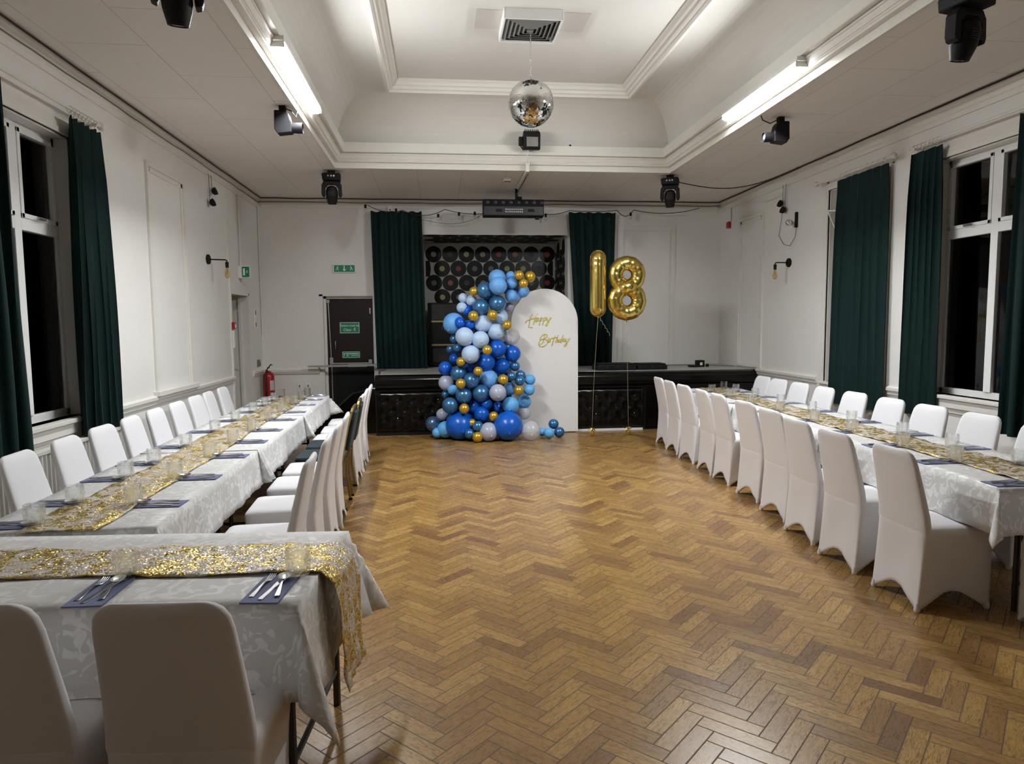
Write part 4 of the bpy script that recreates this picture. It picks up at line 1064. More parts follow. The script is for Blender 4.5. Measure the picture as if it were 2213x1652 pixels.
def eight_mesh(x, y, zc):
    pts = []; R = []
    nn = 144
    zt_, zb_, rt_, rb2 = zc + .195, zc - .188, .172, .186       # lobe centres and centre-line radii
    rt_, rb2, tr, tb_ = .168, .178, .105, .109
    ct, cb2 = zc + .187, zc - .186
    th = math.acos((rt_ + rb2) / (ct - cb2))
    A = [-pi / 2 + th + (2 * pi - 2 * th) * q / 50 for q in range(51)]          # round the top lobe, counter-clockwise
    top = [(x + rt_ * cos(a), ct + rt_ * sin(a)) for a in A]
    B = [pi / 2 - th - (2 * pi - 2 * th) * q / 50 for q in range(51)]           # round the bottom lobe, clockwise
    bot = [(x + rb2 * cos(a), cb2 + rb2 * sin(a)) for a in B]
    # belt: top lobe ends on its left side, crosses to the right side of the bottom lobe and comes back
    loop = []
    def seg(p, q, n_): return [(lerp(p[0], q[0], t), lerp(p[1], q[1], t), sin(pi * t)) for t in [(k + 1) / (n_ + 1) for k in range(n_)]]
    loop += [(a, b_, 0) for a, b_ in top]
    loop += [(a, b_, c * .5) for a, b_, c in seg(top[-1], bot[0], 12)]
    loop += [(a, b_, 0) for a, b_ in bot]
    loop += [(a, b_, -c) for a, b_, c in seg(bot[-1], top[0], 12)]
    nn = len(loop)
    for k, (a, b_, c) in enumerate(loop):
        t = 2 * pi * k / nn; w = 1 if b_ > zc else 0
        pts.append((a, y + .075 * c, b_)); R.append(lerp(tb_, tr, w) * (1 - .10 * abs(c)) + .0022 * sin(26 * t) + .0014 * sin(43 * t))
    # smooth the path
    for _ in range(3):
        pts = [tuple((pts[q - 1][k] + 2 * pts[q][k] + pts[(q + 1) % nn][k]) / 4 for k in range(3)) for q in range(nn)]
    mb = MB(); mb.tube(pts, R, 22, closed=True)
    mb.v = [(p[0], y + (p[1] - y) * .8, p[2]) for p in mb.v]
    mb.tube([(x, y, zc - .46), (x, y, zc - .50)], [.012, .005], 6)
    return mb
NY = 9.76
n1 = foil(one_mesh(2.285, NY, 1.74, 2.675, .108, .085), 2.285, NY, 1.74, .1, 'gold foil balloon shaped like the digit 1')
n8 = foil(eight_mesh(2.715, NY + .02, 2.15), 2.715, NY + .02, 1.66, .1, 'gold foil balloon shaped like the digit 8')
def ribbon(parent, top, bot, curl, drift):
    pts = [tuple(lerp(top[k], bot[k], t) + (drift * sin(pi * t) if k == 0 else 0) for k in range(3)) for t in [i / 14 for i in range(15)]]
    obj('ribbon', MB().tube(pts, .0022, 5), M['ribbon'], parent, smooth=True)
    obj('curled_ribbon', MB().tube(curl, .0025, 5), M['ribbon'], parent, smooth=True)
cur1 = [(2.30 + .16 * t + .008 * sin(30 * t), NY - .02, 1.72 - .26 * t + .012 * cos(30 * t)) for t in [i / 40 for i in range(41)]]
cur8 = [(2.70 + .018 * sin(26 * t), NY + .0 + .018 * cos(26 * t), 1.62 - .30 * t) for t in [i / 60 for i in range(61)]]
ribbon(n1, (2.285, NY, 1.72), (2.20, NY, .10), cur1, -.01); ribbon(n8, (2.715, NY + .02, 1.64), (2.75, NY + .02, .10), cur8, 0)
def weight(x, y, label):
    mb = MB(); rw = random.Random(int(x * 100))
    mb.lathe([(.022, 0), (.036, .01), (.038, .05), (.018, .075), (.008, .085), (.02, .11), (.012, .12)], 14, Matrix.Translation((x, y, 0)))
    for k in range(9):
        a = k * .7; mb.tube([(x, y, .075), (x + .03 * cos(a), y + .03 * sin(a), .10 + .02 * rw.random()), (x + .05 * cos(a), y + .04 * sin(a), .06 + .05 * rw.random())], .005, 4)
    obj('balloon_weight', mb, M['foil'], smooth=True, sharp=30, label=label, cat='balloon weight', group='gold balloon weights')
weight(2.20, NY, 'gold foil weight on the floor under the digit 1 balloon'); weight(2.75, NY + .02, 'gold foil weight on the floor under the digit 8 balloon')
obj('loose_ribbon', MB().tube([(2.05, 10.10, .006), (2.08, 9.95, .004), (2.12, 9.88, .004), (2.16, 9.78, .004)], .0025, 5), M['ribbon'], label='thin ribbon lying on the floor between the arched board and the gold weight', cat='ribbon')

# ================================================================ RECESS WITH RECORDS
LABC = {'w': (.30, .28, .24), 'k': (.02, .02, .02), 'y': (.34, .33, .12), 'g': (.22, .19, .12), 'r': (.22, .025, .03), 'o': (.30, .08, .03), 'n': (.22, .11, .05), 'a': (.12, .12, .12)}
LABN = {'w': 'whitish', 'k': 'black', 'y': 'yellow', 'g': 'dull gold', 'r': 'dark red', 'o': 'orange', 'n': 'brown', 'a': 'grey'}
LM = {k: simple('record_label_' + LABN[k].replace(' ', '_'), v, .5) for k, v in LABC.items()}
rec_me = None
def rec_mesh():
    prof = [(.001, 0), (.150, 0), (.151, .001), (.150, .002)] + [(.147 - .0026 * i, .0022 + (.0005 if i % 2 else 0)) for i in range(36)] + [(.052, .0022), (.001, .0022)]
    mb = MB(); mb.lathe(prof, 36, None, close=False)
    me = bpy.data.meshes.new('record'); me.from_pydata(mb.v, [], mb.f); me.materials.append(M['record']); fix_normals(me)
    me.polygons.foreach_set('use_smooth', [True] * len(me.polygons)); me.set_sharp_from_angle(angle=radians(30)); me.update(); return me
rec_me = rec_mesh()
lab_me = {}
for k, mt in LM.items():
    mb = MB(); mb.lathe([(.001, .0024), (.050, .0024), (.050, .0030), (.004, .0030), (.004, .0026)], 24, None, close=False)
    me = bpy.data.meshes.new('record_label'); me.from_pydata(mb.v, [], mb.f); me.materials.append(mt); fix_normals(me); lab_me[k] = me
def record(loc, rot, col, label, group, part=True):
    o = bpy.data.objects.new('vinyl_record', rec_me); COL.objects.link(o); o.location = loc; o.rotation_euler = rot
    tag(o, label, 'record', group)
    if part:
        c = bpy.data.objects.new('record_label', lab_me[col]); COL.objects.link(c); c.parent = o
    return o
rows_ = ['wkygrnko', 'yraayyk', 'aokngkar', 'yanykka']
rown = ['top', 'second', 'third', 'fourth']
for ri, row in enumerate(rows_):
    for ci, c in enumerate(row):
        x = -.075 + .3047 * ci + (.152 if ri % 2 else 0); z = 2.942 - .264 * ri
        if ri == 3 and ci > 1 and ci < 6: continue
        record((x, RY - .001, z), (pi / 2, 0, 0), c, 'record with %s label, %s from the left, %s row, stage back wall' % (LABN[c], ORD[ci], rown[ri]), 'records on the stage back wall')
for (xa, xb, side) in ((-.225, -.13, 'left'), (2.06, 2.17, 'right')):
    mb = MB(); n_ = 16; z = 2.942 - .264
    if side == 'left': ps = [(xa, z - .145), (xb - .02, z - .145), (xb, z), (xb - .02, z + .145), (xa, z + .145)]
    else: ps = [(xb, z - .145)] + [(xb - .11 * cos(a) - .0, z + .145 * sin(a)) for a in [-pi / 2 + pi * k / 8 for k in range(9)]] + [(xb, z + .145)]
    obj('cut_record', mb.prism(ps, RY - .004, RY - .001, 'y'), M['record'], label='part of a cut black record at the %s end of the second row' % side, cat='record', group='cut records')
k = 0
for j in range(4):
    for i in range(8):
        x = -.09 + .3047 * i + (.152 if j % 2 else 0)
        if x > 2.1: continue
        record((x, YB + .16 + .29 * j, RZ1 - .0005), (pi, 0, 0), 'k', 'black record on the recess ceiling, %s from the left, %s row back' % (ORD[i], ORD[j]), 'records on the recess ceiling', False)
for j in range(4):
    for i in range(5):
        z = 2.98 - .3047 * i - (.152 if j % 2 else 0)
        record((RX1 - .0005, YB + .42 + .262 * j - .0, z), (0, -pi / 2, 0), 'k', 'black record on the recess right side, %s from the top, %s column back' % (ORD[i], ORD[j]), 'records on the recess side wall', False)
# black cabinet with gold strips in the recess
cb_ = thing('cabinet', 'black cabinet with gold strips and grey top panel at the back of the stage', 'cabinet', (.25, 12.3, .912))
cy0, cy1, cx0, cx1, cz = 12.1, 12.6, -.19, .86, 2.02
obj('body', MB().box(cx0, cx1, cy0, cy1, .914, cz), M['cabinet'], cb_, bevel=.01)
obj('top_panel', MB().box(cx0 + .06, cx1 - .06, cy0 - .012, cy0 - .001, cz - .30, cz - .03), M['marble'], cb_, bevel=.004)
for z in (1.68, 1.27): obj('gold_strip', MB().box(cx0 + .06, cx1 - .06, cy0 - .018, cy0 - .001, z, z + .03), M['goldstrip'], cb_)
mb = MB(); mb.lathe([(.001, 0), (.055, 0), (.055, .006), (.001, .006)], 24, Matrix.Translation((.10, cy0 - .001, 1.585)) @ Matrix.Rotation(pi / 2, 4, 'X'), close=False); obj('badge', mb, M['record'], cb_)
for k in range(14):
    a = 2 * pi * k / 14; mb = MB(); mb.ball((.10 + .045 * cos(a), cy0 - .010, 1.585 + .045 * sin(a)), .006, 6, 4)
    obj('badge_stud', mb, M['chrome'], cb_)
obj('lower_panel', MB().box(cx0 + .07, cx1 - .07, cy0 - .010, cy0 - .001, .98, 1.22), M['marble'], cb_, bevel=.01)

# clutter on the stage top
sz = SZ + .001
def lid(x0, x1, y0, y1, h, label, cat):
    r = thing('equipment_case', label, cat, ((x0 + x1) / 2, (y0 + y1) / 2, sz), 'black equipment on the stage')
    obj('case_body', MB().box(x0, x1, y0, y1, sz, sz + h), M['black'], r, bevel=.012)
    obj('case_lid', MB().box(x0 + .02, x1 - .02, y0 + .02, y1 - .02, sz + h, sz + h + .02), M['blackmat'], r, bevel=.006)
    for k in range(3):
        xx = lerp(x0, x1, (k + 1) / 4); obj('knob', MB().lathe([(.012, 0), (.010, .014)], 10, Matrix.Translation((xx, y0 - .001, sz + h * .55)) @ Matrix.Rotation(pi / 2, 4, 'X')), M['darkmetal'], r)
    return r
lid(2.42, 3.04, 10.38, 10.75, .085, 'flat black equipment case on the stage behind the digit 8 balloon ribbon', 'case')
lid(3.07, 3.55, 10.42, 10.78, .075, 'shorter flat black mixer case on the stage, left end touching the other case', 'case')
r = thing('small_speaker', 'small black box with a white square standing on the stage right of the cases', 'speaker', (4.27, 10.9, sz))
obj('box', MB().box(4.20, 4.33, 10.86, 10.96, sz, sz + .11), M['blackmat'], r, bevel=.006); obj('white_square', MB().box(4.25, 4.29, 10.857, 10.8595, sz + .03, sz + .075), M['signwhite'], r); obj('tray', MB().box(4.08, 4.20, 10.84, 10.96, sz, sz + .03), M['blackmat'], r, bevel=.004)
obj('black_cube', MB().box(4.37, 4.41, 10.88, 10.92, sz, sz + .05), M['blackmat'], label='tiny black cube on the stage beside the small black box', cat='box', bevel=.006)
obj('stage_cable', MB().tube([(3.56, 11.0, sz + .008), (3.8, 11.3, sz + .008), (4.2, 11.35, sz + .008), (4.7, 11.0, sz + .008), (4.85, 10.9, sz + .008)], .006, 6), M['greycable'], smooth=True, label='thin grey cable lying along the back of the stage top', cat='cable')

# ================================================================ CEILING FIXTURES
# fluorescent battens
def batten(x, s, y0, y1, label):
    # x: inner face of the moulding; s: towards the room
    r = thing('fluorescent_light', label, 'light fitting', (x, (y0 + y1) / 2, 3.80), 'lit fluorescent battens')
    xa, xb = sorted((x - s * .03, x + s * .095)); obj('batten_body', MB().prism([(x - s * .03, 3.835), (x - s * .03, 3.866), (x + s * .095, 3.866), (x + s * .095, 3.828), (x + s * .0915, 3.828), (x + s * .0915, 3.835)], y0, y1, 'y'), M['white'], r)
    mb = MB(); mb.prism([(x - s * .025, 3.8345), (x - s * .02, 3.792), (x - s * .005, 3.775), (x + s * .07, 3.775), (x + s * .085, 3.792), (x + s * .09, 3.8345)], y0 + .03, y1 - .03, 'y')
    obj('lit_diffuser', mb, M['tube'], r)
    for a, b_ in ((y0 + .015, y0 + .028), (y1 - .028, y1 - .015)): obj('end_cap', MB().box(*sorted((x - s * .03, x + s * .095)), a, b_, 3.785, 3.8345), M['white'], r, bevel=.004)
batten(-1.24, 1, 5.62, 7.33, 'lit fluorescent batten on the left edge of the ceiling tray'); batten(3.12, -1, 5.68, 7.24, 'lit fluorescent batten on the right edge of the ceiling tray')

# air vent
vx0, vx1, vy0, vy1, vz = .655, 1.225, 6.66, 7.22, 4.50
r = thing('air_vent', 'square white framed ceiling vent with grey louvres above the mirror ball', 'vent', ((vx0 + vx1) / 2, (vy0 + vy1) / 2, vz))
mb = MB(); e = .02
mb.box(vx0, vx0 + e, vy0, vy1, vz, 4.60); mb.box(vx1 - e, vx1, vy0, vy1, vz, 4.60); mb.box(vx0 + e, vx1 - e, vy0, vy0 + e, vz, 4.60); mb.box(vx0 + e, vx1 - e, vy1 - e, vy1, vz, 4.60)
obj('vent_frame', mb, M['white'], r, bevel=.003)
obj('duct', MB().box(vx0 + e, vx1 - e, vy0 + e, vy1 - e, 4.56, 4.60), M['void'], r)
mx_, my_ = (vx0 + vx1) / 2, (vy0 + vy1) / 2
for k in range(6):
    h0 = .262 - k * .042; h1 = h0 - .034; z0, z1 = vz + .002, vz + .032
    mb = MB(); vs = []
    for (hh, zz) in ((h0, z1), (h1, z0), (h1 - .004, z0 + .003), (h0 - .004, z1 + .003)):
        vs += [(mx_ - hh, my_ - hh, zz), (mx_ + hh, my_ - hh, zz), (mx_ + hh, my_ + hh, zz), (mx_ - hh, my_ + hh, zz)]
    fs = [(a * 4 + i, a * 4 + (i + 1) % 4, ((a + 1) % 4) * 4 + (i + 1) % 4, ((a + 1) % 4) * 4 + i) for a in range(4) for i in range(4)]
    mb.add(vs, fs); obj('louvre', mb, M['vent'], r)
obj('centre_plate', MB().box(mx_ - .03, mx_ + .03, my_ - .03, my_ + .03, vz, vz + .01), M['vent'], r)
# slightly darker rectangle on the tray ceiling, reaching past both sides of the vent
obj('ceiling_patch', MB().box(.40, 1.50, 6.72, 7.14, 4.594, 4.5995), paint_mat('darker_ceiling_tone', (.62, .59, .55)), label='faint darker rectangular patch on the ceiling on both sides of the vent', cat='patch')

# mirror ball
bx, by, bz, br_ = .945, 6.95, 3.82, .226
r = thing('mirror_ball', 'large silver mirror ball hanging on a chain under the ceiling vent', 'mirror ball', (bx, by, bz - br_))
rm = random.Random(9); mb = MB(); nl = 46
mcore = simple('mirror_tile', (.83, .83, .80), .04, metal=1); mdark = simple('missing_tile', (.03, .03, .03), .5)
for j in range(1, nl - 1):
    t0_, t1_ = pi * j / nl, pi * (j + .93) / nl
    n_ = max(6, int(2 * pi * sin((t0_ + t1_) / 2) * nl / pi))
    for k in range(n_):
        p0, p1 = 2 * pi * k / n_, 2 * pi * (k + .93) / n_
        q = [Vector((br_ * sin(t) * cos(p), br_ * sin(t) * sin(p), br_ * cos(t))) for t, p in ((t0_, p0), (t1_, p0), (t1_, p1), (t0_, p1))]
        c = sum(q, Vector()) / 4; axis = Vector((rm.uniform(-1, 1), rm.uniform(-1, 1), rm.uniform(-1, 1))).normalized()
        low = c.z < .02
        R_ = Matrix.Rotation(rm.gauss(0, .05 if low else .03), 3, axis)
        q = [c + R_ @ (p - c) + Vector((bx, by, bz)) for p in q]
        mb.mi = 1 if rm.random() < (.045 if low else .01) else 0
        mb.add(q, [(0, 1, 2, 3)])
mb.mi = 0
obj('mirror_tiles', mb, [mcore, mdark], r, fix=False)
obj('core', MB().ball((bx, by, bz), br_ - .004, 32, 24), M['darkmetal'], r, smooth=True)
obj('top_cap', MB().lathe([(.03, 0), (.03, .012), (.012, .02), (.012, .035)], 16, Matrix.Translation((bx, by, bz + br_ - .004))), M['steel'], r)
mb = MB(); z = bz + br_ + .03; k = 0
while z < 4.50:
    a = k % 2; mb.tube([(bx + (.006 * cos(t) if a else 0), by + (0 if a else .006 * cos(t)), z + .012 * sin(t)) for t in [q * pi / 4 for q in range(8)]], .0022, 4, closed=True); z += .0195; k += 1
obj('chain', mb, M['steel'], r)

# flood light on the end of the tray
r = thing('flood_light', 'black floodlight with square glass on the ceiling tray below the mirror ball', 'flood light', (1.235, 9.10, 3.92))
obj('housing', MB().prism([(9.04, 3.90), (9.02, 4.10), (9.08, 4.14), (9.16, 4.10), (9.18, 3.96), (9.12, 3.90)], 1.13, 1.35, 'x'), M['black'], r, bevel=.012)
obj('bezel', MB().box(1.145, 1.335, 9.012, 9.03, 3.905, 4.075), M['black'], r, bevel=.006)
obj('front_glass', MB().box(1.165, 1.315, 9.004, 9.011, 3.925, 4.045), simple('grey_lamp_glass', (.22, .21, .20), .12, noise=.3, nscale=12), r)
for k in range(8): obj('cooling_fin', MB().box(1.15 + .024 * k, 1.155 + .024 * k, 9.03, 9.15, 4.12, 4.15), M['black'], r)
mb = MB(); mb.tube([(1.12, 9.10, 4.02), (1.105, 9.12, 3.95), (1.15, 9.22, 3.93)], .009, 6); mb.box(1.075, 1.125, 9.06, 9.14, 3.96, 4.06); obj('side_bracket', mb, M['black'], r)
obj('supply_lead', MB().tube([(1.20, 9.10, 3.90), (1.19, 9.19, 3.80), (1.21, 9.22, 3.76)], .006, 6), M['trim'], r, smooth=True)
obj('tiny_camera', MB().ball((1.78, 9.24, 4.005), .014, 10, 8), M['blackmat'], label='tiny black knob on the far rim of the ceiling tray right of the floodlight', cat='knob')
mb = MB(); mb.box(1.19, 1.235, 9.26, 9.37, 3.66, 3.80); mb.box(1.195, 1.23, 9.37, 10.48, 3.665, 3.708)
obj('cable_trunking', mb, M['trim'], bevel=.006, label='white cable trunking running from the tray to the black light bar', cat='trunking')
obj('trunking_cable', MB().tube([(1.245, 9.4, 3.69), (1.25, 9.9, 3.685), (1.24, 10.45, 3.67), (1.22, 10.6, 3.60)], .010, 6), M['greycable'], smooth=True, label='grey cable beside the white ceiling trunking', cat='cable')
mb = MB(); mb.box(.94, 1.06, 9.86, 10.0, 3.665, 3.709); r = obj('motion_sensor', mb, M['white'], bevel=.01, label='small white sensor box on the ceiling left of the trunking', cat='sensor'); obj('sensor_lens', MB().box(.955, 1.045, 9.875, 9.92, 3.655, 3.664), M['vent'], r)
# black LED light bar
r = thing('led_light_bar', 'long black light bar with two rows of white LEDs hanging over the stage', 'light bar', (1.165, 10.65, 3.27))
X0, X1, Y0 = .70, 1.63, 10.58
obj('housing', MB().prism([(Y0, 3.285), (Y0, 3.435), (Y0 + .015, 3.535), (Y0 + .20, 3.545), (Y0 + .22, 3.30), (Y0 + .16, 3.275)], X0, X1, 'x'), M['black'], r, bevel=.006)
obj('front_plate', MB().box(X0 + .012, X1 - .012, Y0 - .006, Y0 - .0005, 3.295, 3.425), simple('charcoal_panel', (.035, .035, .04), .4), r, bevel=.003)
ledm = simple('white_led_lens', (.75, .75, .78), .25)
for j in range(2):
    for i in range(9):
        obj('led_lens', MB().ball((X0 + .345 + i * .031, Y0 - .009, 3.345 + .036 * j), .011, 10, 6, (1, .5, 1)), ledm, r, smooth=True)
for xx in (X0 + .19, X0 + .68): obj('dark_window', MB().box(xx, xx + .10, Y0 - .009, Y0 - .0065, 3.345, 3.385), M['black'], r)
for i in range(8):
    a = .07 + i * .118; mb = MB(); mb.lathe([(.022, 0), (.026, .012), (.014, .016)], 14, Matrix.Translation((X0 + a, Y0 + .003, 3.485)) @ Matrix.Rotation(pi / 2, 4, 'X')); obj('upper_lens', mb, M['chrome'] if 0 else M['darkmetal'], r, smooth=True, sharp=40)
mb = MB(); mb.box(1.20, 1.24, 10.66, 10.70, 3.545, 3.71); mb.box(1.24, 1.30, 10.64, 10.70, 3.55, 3.585); obj('hanger', mb, M['blackmat'], r)
obj('clamp', MB().box(1.50, 1.56, 10.60, 10.66, 3.24, 3.276), M['black'], r, bevel=.004)

# moving head lamps
def make_moving_head():
    r = thing('moving_head_light', 'moving head', 'stage light', group='black moving head stage lights')
    obj('mount', MB().box(-.05, .05, -.03, .03, -.045, 0), M['darkmetal'], r)
    mb = MB(); mb.prism([(-.115, -.135), (-.125, -.06), (-.105, -.045), (.105, -.045), (.125, -.06), (.115, -.135)], -.105, .105, 'y'); obj('base', mb, M['black'], r, bevel=.01)
    for k, x in enumerate((-.04, .0, .035)): obj('connector', MB().lathe([(.012, 0), (.012, .006)], 10, Matrix.Translation((x, -.1055, -.085)) @ Matrix.Rotation(pi / 2, 4, 'X')), M['steel'], r)
    mb = MB(); mb.prism([(-.125, -.34), (-.135, -.31), (-.13, -.19), (-.10, -.14), (.10, -.14), (.13, -.19), (.135, -.31), (.125, -.34), (.095, -.35), (.085, -.31), (.085, -.23), (.05, -.185), (-.05, -.185), (-.085, -.23), (-.085, -.31), (-.095, -.35)], -.04, .04, 'y'); obj('yoke', mb, M['black'], r, bevel=.008)
    T = Matrix.Translation((0, 0, -.30)) @ Matrix.Rotation(radians(14), 4, 'X')
    mb = MB(); mb.lathe([(.03, .10), (.06, .085), (.078, .04), (.080, -.02), (.076, -.06), (.058, -.125), (.054, -.14), (.048, -.14), (.045, -.132)], 24, T); obj('head', mb, M['black'], r, smooth=True, sharp=40)
    mb = MB(); mb.lathe([(.044, -.131), (.03, -.137), (.001, -.139)], 20, T, close=False); obj('lens', mb, simple('dark_lens', (.03, .03, .05), .08), r, smooth=True)
    for k in range(5):
        mb = MB(); mb.box(-.05, .05, -.001, .001, 0, .004, T @ Matrix.Translation((0, -.079, .03 - k * .012))); obj('cooling_slot', mb, M['darkmetal'], r)
    return r
PM = Placer(make_moving_head())
for (x, y, rz, lab) in ((-1.40, 9.62, .1, 'black moving head light at the back left corner of the ceiling tray'), (3.28, 9.60, -.4, 'black moving head light at the back right corner of the ceiling tray'),
                        (-1.37, 4.02, .3, 'black moving head light at the top left, cut off by the photo edge'), (3.30, 4.13, .25, 'large black moving head light at the top right of the photo')):
    PM((x, y, ZC), rz, lab)
# small L-shaped scanner spots
def make_spot(s):
    r = thing('scanner_light', 'spot', 'stage light', group='small black scanner lights')
    obj('clamp', MB().box(-.03, .03, -.03, .03, -.05, 0), M['blackmat'], r, bevel=.004)
    mb = MB(); mb.prism([(-.07, -.05), (.03, -.05), (.06, -.08), (.075, -.14), (.085, -.15), (.085, -.25), (-.045, -.265), (-.075, -.22)] if s > 0 else [(.07, -.05), (-.03, -.05), (-.06, -.08), (-.075, -.14), (-.085, -.15), (-.085, -.25), (.045, -.265), (.075, -.22)], -.055, .055, 'y'); obj('body', mb, M['black'], r, bevel=.008)
    mb = MB(); mb.lathe([(.048, 0), (.050, .11), (.044, .11), (.044, .10)], 20, Matrix.Translation((s * .07, 0, -.20)) @ Matrix.Rotation(s * pi / 2, 4, 'Y')); obj('barrel', mb, M['black'], r, smooth=True, sharp=40)
    mb = MB(); mb.lathe([(.043, 0), (.02, .006), (.001, .007)], 18, Matrix.Translation((s * .165, 0, -.20)) @ Matrix.Rotation(s * pi / 2, 4, 'Y'), close=False); obj('lens', mb, simple('pale_lens', (.12, .12, .13), .35), r, smooth=True)
    return r
a = make_spot(1); a.location = (-1.43, 6.86, ZC); a['label'] = 'small black scanner spot on the ceiling below the left fluorescent light'
obj('power_lead', MB().tube([(.03, 0, -.02), (.13, .02, -.035), (.21, .05, -.08), (.24, .06, -.12), (.26, .06, -.05), (.262, .06, 0)], .006, 6), M['rubber'], None, smooth=True).parent = a
a.children[-1].location = (0, 0, 0)
a2 = make_spot(-1); a2.location = (3.48, 6.83, ZC); a2['label'] = 'small black scanner spot on the ceiling below the right fluorescent light'
# fix the lead: build it directly under its light instead
for o in list(a.children):
    if o.name.startswith('power_lead'): bpy.data.objects.remove(o)
lx, ly, lz = a.location
obj('power_lead', MB().tube([(lx + .02, ly, lz - .02), (lx + .07, ly + .02, lz - .035), (lx + .115, ly + .04, lz - .09), (lx + .125, ly + .05, lz - .03), (lx + .13, ly + .05, lz + .03)], .006, 6), M['rubber'], a, smooth=True)
lx, ly, lz = a2.location
obj('power_lead', MB().tube([(lx - .02, ly, lz - .02), (lx - .12, ly - .02, lz - .07), (lx - .22, ly - .06, lz - .05), (lx - .27, ly - .08, lz + .04)], .006, 6), M['rubber'], a2, smooth=True)

# ================================================================ WALL ITEMS
def sconce(x, s, y0, z, dy, label):
    r = thing('wall_light', label, 'wall light', (x, y0, z), 'black arm wall lights')
    obj('wall_plate', MB().lathe([(.062, 0), (.062, .022), (.055, .028)], 24, Matrix.Translation((x, y0, z)) @ Matrix.Rotation(s * pi / 2, 4, 'Y')), M['blackmat'], r, smooth=True, sharp=40)
    ex, ey = x + s * .22, y0 + dy
    obj('arm', MB().tube([(x + s * .02, y0, z), (ex - s * .02, ey, z), (ex, ey, z - .01), (ex, ey, z - .03)], .008, 8), M['blackmat'], r, smooth=True)
    obj('lamp_holder', MB().lathe([(.02, -.10), (.022, -.03), (.012, -.025)], 14, Matrix.Translation((ex, ey, z))), M['blackmat'], r, smooth=True, sharp=40)
    obj('bulb', MB().lathe([(.001, -.235), (.02, -.228), (.031, -.205), (.033, -.185), (.022, -.14), (.014, -.10)], 18, Matrix.Translation((ex, ey, z)), close=False), M['bulb'], r, smooth=True)
    obj('filament', MB().tube([(ex, ey, z - .11), (ex + .008, ey, z - .18), (ex - .008, ey, z - .19), (ex, ey + .008, z - .13)], .002, 5), M['goldframe'], r)
sconce(XL, 1, 9.15, 2.49, .06, 'black arm wall light with bare bulb on the left wall'); sconce(XR, -1, 9.30, 2.47, -.02, 'black arm wall light with bare bulb on the right wall')
# small hanging fans / clip lamps near the ceiling on both walls
def clip(x, s, y, z, label):
    r = thing('clip_lamp', label, 'lamp', (x, y, z), 'small black hanging lamps')
    obj('lamp_head', MB().lathe([(.02, 0), (.045, .02), (.05, .06), (.03, .065)], 16, Matrix.Translation((x + s * .03, y, z)) @ Matrix.Rotation(s * 1.2, 4, 'Y')), M['blackmat'], r, smooth=True, sharp=40)
    obj('hook', MB().tube([(x + s * .03, y, z + .03), (x + s * .03, y, 3.56), (x, y, 3.59)], .004, 6), M['greycable'], r)
clip(XL, 1, 9.35, 3.36, 'small round black lamp hanging high on the left wall'); clip(XL, 1, 9.25, 3.20, 'small black shade lamp hanging high on the left wall below the round one')
clip(XR, -1, 9.48, 3.30, 'small round black lamp hanging high on the right wall'); clip(XR, -1, 9.40, 3.20, 'small black shade lamp hanging high on the right wall below the round one')
r = thing('fan_lamp', 'small silver cage lamp with black clip high on the right wall above the wall light', 'lamp', (XR - .05, 9.13, 2.98))
obj('cage', MB().lathe([(.02, 0), (.042, .02), (.046, .07), (.03, .10), (.005, .11)], 16, Matrix.Translation((XR - .06, 9.17, 3.0)) @ Matrix.Rotation(-pi / 2, 4, 'Y') @ Matrix.Rotation(.6, 4, 'X')), M['chrome'], r, smooth=True)
obj('clip', MB().box(XR - .035, XR, 9.09, 9.13, 2.93, 3.14), M['blackmat'], r, bevel=.008)
obj('hanging_wire', MB().tube([(XR - .03, 9.47, 3.3), (XR - .02, 9.52, 3.1), (XR - .015, 9.60, 2.88), (XR - .015, 9.45, 2.74), (XR - .015, 9.28, 2.70), (XR - .015, 9.14, 2.80), (XR - .02, 9.10, 2.93)], .004, 6), M['greycable'], smooth=True, label='thin wire drooping in a loop on the right wall under the small lamps', cat='wire')
# exit signs
def runner_man(mb, cx, cz, h, y, sx=1):
    """simple running figure and door on a sign, drawn as thin solid bars"""
    def bar(p, q, w):
        d = Vector((q[0] - p[0], q[1] - p[1])); n_ = Vector((-d.y, d.x)).normalized() * w / 2
        mb.prism([(cx + sx * h * (p[0] + n_.x), cz + h * (p[1] + n_.y)), (cx + sx * h * (q[0] + n_.x), cz + h * (q[1] + n_.y)), (cx + sx * h * (q[0] - n_.x), cz + h * (q[1] - n_.y)), (cx + sx * h * (p[0] - n_.x), cz + h * (p[1] - n_.y))], y - .001, y, 'y')
    bar((.02, .38), (.10, .46), .13); bar((0, .30), (-.10, 0), .14); bar((-.02, .26), (.20, .16), .07); bar((-.02, .26), (-.22, .14), .07)
    bar((-.08, 0), (.14, -.14), .09); bar((.14, -.14), (.10, -.40), .08); bar((-.10, 0), (-.20, -.22), .09); bar((-.20, -.22), (-.40, -.26), .08)
r = thing('exit_sign', 'green exit sign with white running figure and arrow above the brown door', 'sign', (-1.53, YB - .02, 2.52))
obj('sign_body', MB().box(-1.72, -1.345, YB - .035, YB, 2.505, 2.645), M['white'], r, bevel=.006)
obj('sign_face', MB().box(-1.70, -1.365, YB - .040, YB - .0355, 2.52, 2.63), M['green'], r)
mb = MB(); yy = YB - .0405
runner_man(mb, -1.642, 2.575, .085, yy); runner_man(mb, -1.425, 2.575, .085, yy, -1)
mb.prism([(-1.543, 2.62), (-1.543, 2.56), (-1.565, 2.565), (-1.535, 2.53), (-1.505, 2.565), (-1.527, 2.56), (-1.527, 2.62)], yy - .001, yy, 'y')
obj('sign_symbols', mb, M['signwhite'], r)
r = thing('exit_sign', 'green exit sign seen edge-on above the side door in the left wall', 'sign', (XL + .1, 10.6, 2.33))
